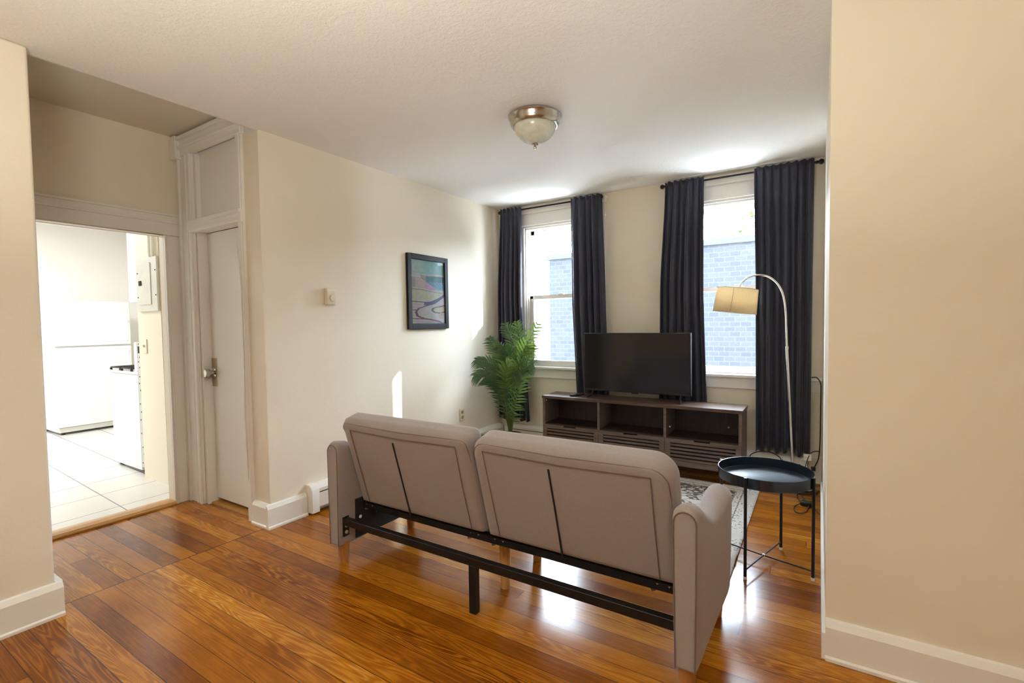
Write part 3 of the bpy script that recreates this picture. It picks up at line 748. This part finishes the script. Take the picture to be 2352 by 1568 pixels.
# ------------------------------------------------------------------ media console
x0, x1, y0, y1, zt = -2.205, -.480, 3.985, 4.285, .595
t = thing('media_console', ((x0+x1)/2, (y0+y1)/2, 0), 'long dark walnut media console with louvred drawers under the television', 'media console')
MB().box(x0, x1, y0, y1, zt-.026, zt).build('top', 'walnut', t, bevel=.002)
for a, b_ in ((x0+.006, x0+.030), (x1-.030, x1-.006)): MB().box(a, b_, y0+.004, y1, .10, zt-.026).build('side_panel', 'walnutface', t, bevel=.002)
dv = (-1.640, -1.062)
for d in dv: MB().box(d-.011, d+.011, y0+.004, y1-.01, .10, zt-.026).build('divider', 'walnutface', t, bevel=.001)
MB().box(x0+.03, x1-.03, y0+.014, y1-.01, .322, .338).build('shelf', 'walnutshade', t)
MB().box(x0+.03, x1-.03, y0+.03, y1-.01, .10, .116).build('bottom_panel', 'walnutshade', t)
MB().box(x0+.03, x1-.03, y1-.010, y1-.002, .10, zt-.026).build('back_panel', 'walnutshade', t)
for x, y in ((x0+.02, y0+.035), (x1-.05, y0+.035), (x0+.02, y1-.05), (x1-.05, y1-.05), (-1.37, y0+.035)):
    MB().box(x, x+.03, y, y+.03, 0, .10).build('foot', 'walnutshade', t)
bays = [(x0+.008, dv[0]-.003), (dv[0]+.003, dv[1]-.003), (dv[1]+.003, x1-.008)]
for a, b_ in bays:
    d = MB(); za, zb = .106, .326; f = .042; m = (a+b_)/2
    ya, yb = y0, y0+.018
    d.box(a, a+f, ya, yb, za, zb).box(b_-f, b_, ya, yb, za, zb).box(a+f, b_-f, ya, yb, za, za+f)
    d.box(a+f, m-.06, ya, yb, zb-.034, zb).box(m+.06, b_-f, ya, yb, zb-.034, zb).box(m-.06, m+.06, ya, yb, zb-.034, zb-.012)
    n = 5; sp = (zb-.034-za-f)/n
    for i in range(n): d.box(a+f, b_-f, ya+.001, yb, za+f+sp*i+.003, za+f+sp*(i+1)-.009)
    dr = d.build('drawer', 'walnutface', t, bevel=.001)
    MB().box(a+.01, b_-.01, y0+.018, y0+.022, za+.01, zb-.012).build('slot_shade_sheet', 'dark', dr)  # near-black sheet paints the shade behind the louvre gaps
for x, y, z in ((-1.09, y0+.12, .42), (-.62, y1-.012, .40), (-1.045, y0+.10, .40), (x0+.033, y0+.03, .55)):
    MB().lathe((x, y, z), [(.007, 0), (.007, .003), (0, .004)], 12, (0, -1, 0)).build('screw_cover', 'clearcap', t)

# ------------------------------------------------------------------ television and remote
ty = 4.16
a, b_, za, zb = -1.838, -.890, .652, 1.178
t = thing('television', ((a+b_)/2, ty, zt), 'flat black television standing on the walnut console', 'television')
MB().box(a, b_, ty-.018, ty+.022, za, zb).build('housing', 'blackplastic', t, bevel=.004)
MB().box(a+.2, b_-.2, ty+.022, ty+.06, za+.03, za+.34).build('rear_casing', 'blackplastic', t, bevel=.01)
MB().box(a+.008, b_-.008, ty-.0195, ty-.0182, za+.018, zb-.008).build('screen', 'screen', t)
MB().box((a+b_)/2-.03, (a+b_)/2+.03, ty-.016, ty+.004, za-.010, za+.002).build('sensor_tab', 'blackplastic', t, bevel=.003)
for x, sgn in ((a+.085, -1), (b_-.085, 1)):
    f = MB().tube([(x, ty, za+.01), (x+sgn*.012, ty-.05, zt+.016), (x+sgn*.020, ty-.105, zt+.0072)], [.009, .008, .006], 10)
    f.tube([(x, ty, za+.01), (x+sgn*.012, ty+.045, zt+.016), (x+sgn*.020, ty+.095, zt+.0072)], [.009, .008, .006], 10)
    f.build('foot', 'blackplastic', t, smooth=True)
t = thing('remote_control', (-1.90, 4.10, zt), 'small black remote control lying on the console by the television foot', 'remote control')
def rot(px, py, an, c=(-1.90, 4.115)): return (c[0]+px*math.cos(an)-py*math.sin(an), c[1]+px*math.sin(an)+py*math.cos(an))
an = math.radians(62); pr = [rot(*q, an) for q in ((-.075, -.02), (.075, -.02), (.075, .02), (-.075, .02))]
MB().extr(pr, zt+.0005, zt+.019, 'Z').build('body', 'blackplastic', t, bevel=.005)
bt = MB()
for i in range(5):
    for j in range(2):
        q = rot(-.05+.024*i, -.008+.016*j, an); bt.lathe((q[0], q[1], zt+.019), [(.004, 0), (.004, .0015), (0, .002)], 8)
bt.build('buttons', 'greybutton', t)

# ------------------------------------------------------------------ arc floor lamp
t = thing('floor_lamp', (-.115, 4.19, 0), 'chrome arc floor lamp with a cream drum shade', 'floor lamp')
MB().lathe((-.118, 4.205, 0), [(0, 0), (.105, 0), (.108, .004), (.108, .018), (.104, .022), (.02, .024), (.018, .04), (0, .04)], 48).build('base', 'chrome', t, smooth=True, angle=30)
MB().tube([(-.118, 4.205, .03), (-.164, 4.2, .20), (-.205, 4.2, 1.06)], .0105, 14).lathe((-.2035, 4.2, 1.055), [(.0125, 0), (.0125, .02), (.0, .02)], 14).build('pole', 'chrome', t, smooth=True)
ctl = [(-.204, 4.2, 1.05), (-.210, 4.2, 1.2235), (-.215, 4.195, 1.35), (-.229, 4.19, 1.454), (-.255, 4.185, 1.525), (-.288, 4.18, 1.572), (-.335, 4.17, 1.608), (-.391, 4.16, 1.621), (-.440, 4.15, 1.615), (-.482, 4.14, 1.593), (-.515, 4.13, 1.556), (-.542, 4.12, 1.50)]
# smooth the arc with Catmull-Rom
def catmull(P, n=6):
    P = [Vector(p) for p in P]; P = [P[0]*2-P[1]]+P+[P[-1]*2-P[-2]]; out = []
    for i in range(1, len(P)-2):
        for k in range(n):
            s = k/n; out.append(.5*((2*P[i])+(P[i+1]-P[i-1])*s+(2*P[i-1]-5*P[i]+4*P[i+1]-P[i+2])*s*s+(3*P[i]-P[i-1]-3*P[i+1]+P[i+2])*s**3))
    return out+[P[-2]]
MB().tube(catmull(ctl), .0075, 12).build('arc_arm', 'chrome', t, smooth=True)
c = Vector((-.560, 4.12, 1.335)); ax = Vector((.115, .02, 1)).normalized()
sh = MB().lathe(c, [(.155, 0), (.147, .19)], 56, ax)
sh.f = sh.f[:-2]; sh.mi = sh.mi[:-2]
sh = sh.build('lamp_shade', 'shade', t, smooth=True, solid=.002)
A1 = ax.orthogonal().normalized(); B1 = ax.cross(A1)
def rim(h, r): return [c+ax*h+r*(math.cos(2*PI*k/40)*A1+math.sin(2*PI*k/40)*B1) for k in range(41)]
MB().tube(rim(.002, .1555), .0025, 6).tube(rim(.188, .1475), .0025, 6).build('rim_tape', 'shadeseam', sh, smooth=True)
MB().tube([c+ax*.0+Vector((-.008, -.157, .006)), c+ax*.19+Vector((-.004, -.149, -.002))], .005, 8, flat=.3).build('shade_seam', 'shadeseam', sh)
MB().cyl(c+ax*.12, c+ax*.175, .018).lathe(c+ax*.06, [(0, 0), (.02, .006), (.03, .03), (.022, .055), (.014, .065)], 16, ax).build('bulb_socket', 'white', t, smooth=True)
for k in range(3):
    q = 2*PI*k/3; MB().cyl(c+ax*.17, c+ax*.185+.146*(math.cos(q)*A1+math.sin(q)*B1), .002, seg=6).build('shade_spoke', 'steel', t)

# ------------------------------------------------------------------ rug
rc = (-1.163, 3.26)
N1, N2 = 60, 60; vs = []
for j in range(N2+1):
    for i in range(N1+1):
        x = -.80+1.60*i/N1; y = -.745+1.49*j/N2
        z = .009+.003*math.sin(x*7+y*3)*math.sin(y*5)
        wv = math.exp(-((y+.50)/.05)**2)*max(0, (x-.60)/.2)
        z += .016*max(0, wv)
        vs.append((rc[0]+x, rc[1]+y, z))
W = N1+1
o = MB().add(vs, [(j*W+i, j*W+i+1, (j+1)*W+i+1, (j+1)*W+i) for j in range(N2) for i in range(N1)]).build('rug', 'rug', smooth=True, angle=180, solid=.007)
for v in o.data.vertices: v.co.x -= rc[0]; v.co.y -= rc[1]
o.location = (rc[0], rc[1], -.0015)
tag(o, 'faded grey and cream patterned rug on the floor in front of the sofa', 'rug')

# ------------------------------------------------------------------ artificial palm
pb = (-2.50, 3.88, 0)
t = thing('potted_palm', pb, 'tall green palm plant standing in the corner by the window', 'potted plant')
MB().lathe(pb, [(.085, 0), (.092, .01), (.105, .20), (.112, .205), (.112, .222), (.100, .222), (.096, .20), (0, .198)], 32).build('pot', 'pot', t, smooth=True, angle=30)
MB().lathe(pb, [(.097, .199), (.05, .206), (0, .209)], 24).build('soil', 'soil', t, smooth=True)
F = [[(-2.486, 3.88, .266), (-2.416, 3.85, .672), (-2.29, 3.8, 1.006), (-2.093, 3.74, 1.283)],
     [(-2.519, 3.9, .258), (-2.514, 3.92, .699), (-2.478, 3.95, 1.035), (-2.603, 3.98, 1.279)],
     [(-2.509, 3.9, .259), (-2.461, 3.9, .746), (-2.395, 3.92, 1.038), (-2.444, 3.95, 1.295)],
     [(-2.529, 3.9, .257), (-2.574, 3.92, .696), (-2.621, 3.92, .949), (-2.751, 3.92, 1.14)],
     [(-2.516, 3.88, .262), (-2.547, 3.84, .665), (-2.617, 3.8, .874), (-2.788, 3.74, .932)],
     [(-2.516, 3.88, .262), (-2.522, 3.8, .63), (-2.588, 3.72, .821), (-2.732, 3.64, .793)],
     [(-2.503, 3.86, .268), (-2.524, 3.78, .571), (-2.55, 3.72, .72), (-2.616, 3.66, .772)],
     [(-2.476, 3.88, .267), (-2.374, 3.82, .637), (-2.255, 3.76, .851), (-2.124, 3.7, .916)],
     [(-2.464, 3.86, .272), (-2.386, 3.78, .467), (-2.289, 3.72, .675), (-2.215, 3.68, .906)],
     [(-2.503, 3.86, .268), (-2.477, 3.78, .492), (-2.487, 3.72, .683), (-2.536, 3.68, .815)],
     [(-2.496, 3.88, .264), (-2.492, 3.84, .71), (-2.502, 3.8, .92), (-2.551, 3.76, 1.077)],
     [(-2.496, 3.88, .264), (-2.444, 3.84, .671), (-2.434, 3.8, .922), (-2.46, 3.74, 1.067)],
     [(-2.509, 3.9, .259), (-2.42, 3.88, .709), (-2.313, 3.86, .921), (-2.22, 3.84, 1.085)],
     [(-2.493, 3.86, .269), (-2.455, 3.78, .596), (-2.429, 3.7, .789), (-2.344, 3.66, .955)]]
rnd = random.Random(3)
for fi, P in enumerate(F):
    P = [(P[0][0]*.3+pb[0]*.7, P[0][1]*.4+pb[1]*.6, .203)]+P
    c = catmull(P, 12); n = len(c)
    st = MB().tube(c, [.0065-.005*i/(n-1) for i in range(n)], 7)
    fr = st.build('frond', 'stem', t, smooth=True)
    lv = MB(); start = .46 if fi not in (8, 9) else .36
    cam = Vector((0, 0, 1.28)); K = 19
    for k in range(K):
        s = start+(1-start)*(k+.3)/K; idx = min(n-2, int(s*(n-1))); p = c[idx].lerp(c[idx+1], s*(n-1)-idx)
        tg = (c[min(n-1, idx+2)]-c[max(0, idx-1)]).normalized()
        view = (cam-p).normalized()
        nrm = (view*.75+Vector((rnd.uniform(-.4, .4), -.2, .55))).normalized()
        side = tg.cross(nrm).normalized(); nrm = side.cross(tg)
        f = (k+.5)/K; ln = .155*(.55+.9*f*(1-f)*2.0)*(1 if f < .85 else 1-(f-.85)*1.8)
        for sg in (-1, 1):
            d = (side*sg*math.cos(math.radians(38+20*f))+tg*math.sin(math.radians(38+20*f))).normalized()
            l = ln*rnd.uniform(.85, 1.1); q = []
            for j in range(5):
                u = j/4; b0 = p+d*l*u+Vector((0, 0, -1))*(.034*u*u)+nrm*(.01*math.sin(PI*u))
                wd = .0088*(math.sin(PI*min(1, .22+.78*u)))+.0004
                wv = (tg-d*tg.dot(d)).normalized()
                q += [b0-wv*wd, b0+nrm*.0015, b0+wv*wd]
            lv.add(q, [(j*3+m, (j+1)*3+m, (j+1)*3+m+1, j*3+m+1) for j in range(4) for m in range(2)])
    lv.build('leaflets', 'leaf2' if fi in (0, 13) else 'leaf', fr, smooth=True, angle=180)

# ------------------------------------------------------------------ cables and adapter by the right wall
def cord(name, pts, r, m, label, cat='cable', group=None):
    return tag(MB().tube(catmull(pts, 6), r, 8).build(name, m, smooth=True), label, cat, group)
cord('cable', [(-.047, 4.355, .831), (-.012, 4.35, .83), (.012, 4.345, .79), (.015, 4.34, .72), (.014, 4.36, .52), (.012, 4.37, .332), (.004, 4.37, .212), (-.016, 4.37, .15), (-.03, 4.362, .125)], .004, 'blackcord', 'black cable running down from the sill beside the right window corner')
cord('cable', [(-.462, 4.325, .03), (-.466, 4.30, .145), (-.455, 4.255, .200), (-.405, 4.245, .234), (-.338, 4.245, .245), (-.279, 4.25, .228), (-.237, 4.255, .178), (-.22, 4.25, .01)], .004, 'blackcord', 'black cable looping above the heater between console and lamp pole')
cord('cable', [(-.145, 4.205, .15), (-.107, 4.22, .216), (-.058, 4.25, .249)], .0035, 'whitecord', 'short white cable from the lamp pole to the paper tag')
cord('cable', [(-.052, 4.25, .263), (-.073, 4.2, .206), (-.09, 4.16, .10), (-.10, 4.10, .006)], .003, 'blackcord', 'thin black cable behind the white paper tag')
cord('cable', [(-.047, 4.3, .258), (-.019, 4.33, .268), (.012, 4.36, .263)], .0035, 'blackcord', 'short black cable tied across to the wall corner')
o = MB().box(-.092, -.042, 4.238, 4.2405, .212, .262).build('cord_tag', 'paper'); tag(o, 'small white paper tag on the lamp cable behind the side table', 'tag')
t = thing('power_adapter', (-.065, 3.835, 0), 'black power adapter lying on the floor behind the side table', 'power adapter')
MB().box(-.10, -.03, 3.815, 3.865, .0005, .032).build('body', 'blackplastic', t, bevel=.008)
MB().tube(catmull([(-.091, 3.85, .012), (-.13, 3.781, .005), (-.129, 3.693, .005), (-.1, 3.658, .005), (-.067, 3.695, .005), (-.055, 3.76, .005), (-.05, 3.82, .012)]), .003, 8).build('output_lead', 'blackcord', t, smooth=True)
MB().tube(catmull([(-.09, 3.86, .012), (-.118, 3.95, .005), (-.124, 4.05, .005), (-.11, 4.09, .005), (-.09, 4.0, .005), (-.075, 3.93, .005), (-.07, 3.86, .012)]), .003, 8).build('input_lead', 'blackcord', t, smooth=True)
cord('cable', [(-.30, 4.16, .006), (-.235, 4.09, .006), (-.182, 4.07, .006), (-.103, 4.07, .006), (-.02, 4.12, .006), (.006, 4.2, .006)], .004, 'blackcord', 'black cable lying along the floor in front of the lamp base')
cord('cable', [(-.035, 3.84, .006), (-.012, 3.80, .006), (.012, 3.70, .006)], .003, 'blackcord', 'black lead running from the adapter to the wall edge')

# ------------------------------------------------------------------ kitchen things
fx, fy0, fy1 = -7.70, 1.955, 2.72
t = thing('refrigerator', (-8.03, 2.34, 0), 'white two door refrigerator in the bright kitchen', 'refrigerator')
MB().box(-8.38, fx-.06, fy0, fy1, .03, 1.63).build('cabinet', 'white', t, bevel=.01)
MB().box(fx-.058, fx, fy0, fy1, 1.072, 1.628).build('freezer_door', 'white', t, bevel=.012)
d = MB().box(fx-.058, fx, fy0, fy1, .09, 1.06).build('fridge_door', 'white', t, bevel=.012)
MB().box(fx-.07, fx-.02, fy0+.01, fy1-.01, .03, .085).build('toe_grille', 'panelgrey', t)
MB().box(fx-.057, fx-.004, fy0+.02, fy1-.02, 1.061, 1.071).build('door_gasket', 'galv', t)
for z0, z1 in ((1.12, 1.40), (.72, 1.02)):
    MB().tube([(fx, fy1-.05, z0), (fx+.035, fy1-.05, z0+.02), (fx+.035, fy1-.05, z1-.02), (fx, fy1-.05, z1)], .010, 8).build('handle', 'white', t, smooth=True)
for x in (-8.3, fx-.06):
    for y in (fy0+.05, fy1-.05): MB().cyl((x, y, 0), (x, y, .035), .02).build('foot', 'blackplastic', t)
# stove with its side to the viewer and its back to the wall stub
sx, ex, sy0, sy1, sz = -5.66, -5.005, 1.815, 2.57, .90
t = thing('stove', ((sx+ex)/2, (sy0+sy1)/2, 0), 'white gas stove standing sideways past the kitchen doorway', 'stove')
MB().box(sx+.03, ex-.03, sy0, sy1, .03, sz-.03).build('body', 'white', t, bevel=.004)
MB().box(sx, ex-.02, sy0-.002, sy1+.002, sz-.028, sz).build('cooktop', 'white', t, bevel=.006)
bg = MB().extr([(ex-.10, sz), (ex-.095, 1.14), (ex-.085, 1.16), (ex-.03, 1.165), (ex-.03, sz)], sy0, sy1, 'Y').build('backguard', 'white', t, bevel=.004)
bk = MB().box(ex-.03, ex+.05, sy0+.002, sy1, .06, 1.16).build('rear_panel', 'galv', t)
for z in (1.145, 1.10, 1.03, .99, .94, .86, .80, .74, .62, .55, .48, .36, .24, .18, .10): MB().lathe((ex+.005+random.uniform(-.018, .02), sy0+.002, z), [(.006, 0), (.006, .002), (0, .002)], 8, (0, -1, 0)).build('screw', 'dark', bk)
MB().box(ex-.012, ex+.028, sy0-.001, sy0+.002, 1.065, 1.125).build('rear_slot', 'dark', bk)
dd = MB().box(sx-.0, sx+.03, sy0+.01, sy1-.01, .22, .78).build('oven_door', 'white', t, bevel=.008)
MB().cyl((sx-.03, sy0+.08, .74), (sx-.03, sy1-.08, .74), .011).build('handle', 'white', dd, smooth=True)
MB().box(sx, sx+.03, sy0+.01, sy1-.01, .05, .21).build('drawer', 'white', t, bevel=.008)
for k in range(4): MB().lathe((sx+.0, sy0+.15+.15*k, .83), [(.02, 0), (.018, .02), (0, .02)], 14, (-1, 0, 0)).build('knob', 'white', t)
for gx in (-5.50, -5.26):
    for gy in (1.98, 2.38):
        g = MB(); s_ = .105
        for q in (-1, -.33, .33, 1):
            g.box(gx-s_, gx+s_, gy+q*s_*1.6-.005, gy+q*s_*1.6+.005, sz+.018, sz+.030).box(gx+q*s_-.005, gx+q*s_+.005, gy-s_*1.6, gy+s_*1.6, sz+.018, sz+.030)
        for qx in (-1, 1):
            for qy in (-1, 1): g.box(gx+qx*s_-.008, gx+qx*s_+.008, gy+qy*s_*1.6-.008, gy+qy*s_*1.6+.008, sz, sz+.02)
        g.build('burner_grate', 'castiron', t)
for x in (sx+.06, ex-.06):
    for y in (sy0+.05, sy1-.05): MB().cyl((x, y, 0), (x, y, .032), .018).build('foot', 'blackplastic', t)
t = thing('wall_cabinet', (-5.15, 2.2, 1.52), 'white wall cabinet hanging above the stove', 'cabinet')
MB().box(-5.27, -4.952, 1.86, 2.60, 1.515, 2.25).build('body', 'white', t, bevel=.003)
for y in (1.865, 2.235): MB().box(-5.29, -5.271, y, y+.36, 1.52, 2.245).build('door', 'white', t, bevel=.003)
# breaker panel, switch and conduits on the wall stub
t = thing('breaker_panel', (-4.675, 1.79, 1.42), 'grey breaker panel on the kitchen wall stub', 'breaker panel')
MB().box(-4.862, -4.488, 1.772, 1.789, 1.42, 1.862).build('cover', 'panelgrey', t, bevel=.003)
d = MB().box(-4.805, -4.592, 1.766, 1.7715, 1.475, 1.815).build('door', 'panelgrey', t, bevel=.002)
MB().box(-4.800, -4.752, 1.761, 1.766, 1.635, 1.675).build('latch', 'dark', d, bevel=.002)
for x, z in ((-4.84, 1.74), (-4.84, 1.54), (-4.51, 1.75), (-4.51, 1.55)): MB().lathe((x, 1.772, z), [(.006, 0), (.005, .003), (0, .003)], 8, (0, -1, 0)).build('screw', 'dark', t)
for x in (-4.60, -4.545):
    tag(MB().cyl((x, 1.772, 1.863), (x, 1.772, HH), .011, seg=10).build('conduit', 'kitchen', smooth=True), 'painted conduit rising from the breaker panel to the kitchen ceiling', 'conduit', 'conduits above the breaker panel')
t = thing('light_switch', (-4.79, 1.79, 1.13), 'almond light switch on the wall stub below the breaker panel', 'light switch')
MB().box(-4.835, -4.755, 1.783, 1.7895, 1.072, 1.190).build('cover_plate', 'almond', t, bevel=.002)
MB().box(-4.800, -4.790, 1.771, 1.783, 1.122, 1.142).build('toggle', 'almond', t, bevel=.002)

# ------------------------------------------------------------------ outside
o = MB().box(-30, 30, 4.64, 60, -3.4, -3.2).build('ground_outside', 'asphalt'); struct(o)
t = thing('neighbour_building', (1.0, 12.0, -3.2), 'pale brick neighbour building seen through the windows', 'building')
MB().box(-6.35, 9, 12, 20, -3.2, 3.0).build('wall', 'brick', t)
MB().box(-6.42, 9.07, 11.93, 20.07, 3.0, 3.13).build('coping', 'coping', t)
t = thing('street_tree', (-1.5, 22.5, -3.2), 'hazy tree above the neighbour roof in the window behind the lamp', 'tree')
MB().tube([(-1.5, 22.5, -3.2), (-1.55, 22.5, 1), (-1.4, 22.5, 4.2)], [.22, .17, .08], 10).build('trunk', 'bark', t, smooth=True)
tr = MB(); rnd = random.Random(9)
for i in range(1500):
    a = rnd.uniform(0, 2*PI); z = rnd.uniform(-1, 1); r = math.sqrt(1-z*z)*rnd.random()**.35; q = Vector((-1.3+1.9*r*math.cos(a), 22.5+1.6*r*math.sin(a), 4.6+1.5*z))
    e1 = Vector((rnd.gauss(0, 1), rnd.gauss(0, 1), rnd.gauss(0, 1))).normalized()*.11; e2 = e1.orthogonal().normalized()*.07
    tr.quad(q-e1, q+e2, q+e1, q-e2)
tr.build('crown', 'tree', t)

# ------------------------------------------------------------------ light
world = bpy.data.worlds.new('sky'); scene.world = world; world.use_nodes = True
bg = world.node_tree.nodes['Background']; bg.inputs[0].default_value = (.73, .87, 1.0, 1); bg.inputs[1].default_value = 23.0
def lamp(name, typ, loc, energy, color=(1, 1, 1), **kw):
    l = bpy.data.lights.new(name, typ); l.energy = energy; l.color = color
    o = bpy.data.objects.new(name, l); COL.objects.link(o); o.location = loc
    for k, v in kw.items(): setattr(l, k, v)
    return o
def aim(o, d): o.rotation_euler = Vector(d).to_track_quat('-Z', 'Y').to_euler()
s = lamp('sun', 'SUN', (4, 8, 6), 11.0, (1, .95, .86), angle=math.radians(.6)); aim(s, (-1.0, -.655, -.52))
for i, (x0, x1) in enumerate((W1, W2)):
    o = lamp('window_portal', 'AREA', ((x0+x1)/2, YB+.23, 1.53), 1); o.data.shape = 'RECTANGLE'; o.data.size = .80; o.data.size_y = 1.48; o.data.cycles.is_portal = True; aim(o, (0, -1, 0))
for x0, x1 in RW:
    o = lamp('rear_window_portal', 'AREA', ((x0+x1)/2, RY0-.13, 1.525), 1); o.data.shape = 'RECTANGLE'; o.data.size = 1.02; o.data.size_y = 1.38; o.data.cycles.is_portal = True; aim(o, (0, 1, 0))
o = lamp('rear_fill_light', 'AREA', (-.6, -.3, 1.5), 48, (.95, .96, .83)); o.data.shape = 'DISK'; o.data.size = .6; aim(o, (0, 0, 1))  # added fill light behind the camera, no fixture stands here
o = lamp('kitchen_fill_light', 'AREA', (-6.9, .8, HH-.03), 54, (.98, 1, 1)); o.data.shape = 'DISK'; o.data.size = .9; aim(o, (0, 0, -1))  # added fill that brightens the kitchen, a bare light without a fixture

# ------------------------------------------------------------------ camera
f, pitch, yaw, roll, h = 1112.925, .0389, .5654, -.0146, 1.2841
cy, sy = math.cos(yaw), math.sin(yaw); cp, sp = math.cos(pitch), math.sin(pitch)
fwd = Vector((-sy*cp, cy*cp, -sp)); r0 = Vector((cy, sy, 0)); u0 = r0.cross(fwd)
rr = math.cos(roll)*r0+math.sin(roll)*u0; uu = -math.sin(roll)*r0+math.cos(roll)*u0
cam = bpy.data.cameras.new('camera'); cam.sensor_width = 36; cam.lens = f*36/2352; cam.clip_start = .02; cam.clip_end = 200
co = bpy.data.objects.new('camera', cam); COL.objects.link(co)
mw = Matrix((rr, uu, -fwd)).transposed().to_4x4(); mw.translation = (0, 0, h); co.matrix_world = mw
scene.camera = co

scene.view_settings.view_transform = 'Standard'; scene.view_settings.look = 'None'
scene.view_settings.gamma = 1; scene.view_settings.use_curve_mapping = False
scene.view_settings.exposure = 1.08
scene.cycles.use_denoising = True
scene.cycles.max_bounces = 12; scene.cycles.diffuse_bounces = 6; scene.cycles.glossy_bounces = 4; scene.cycles.transparent_max_bounces = 12
scene.cycles.caustics_reflective = False; scene.cycles.caustics_refractive = False
scene.cycles.sample_clamp_indirect = 8
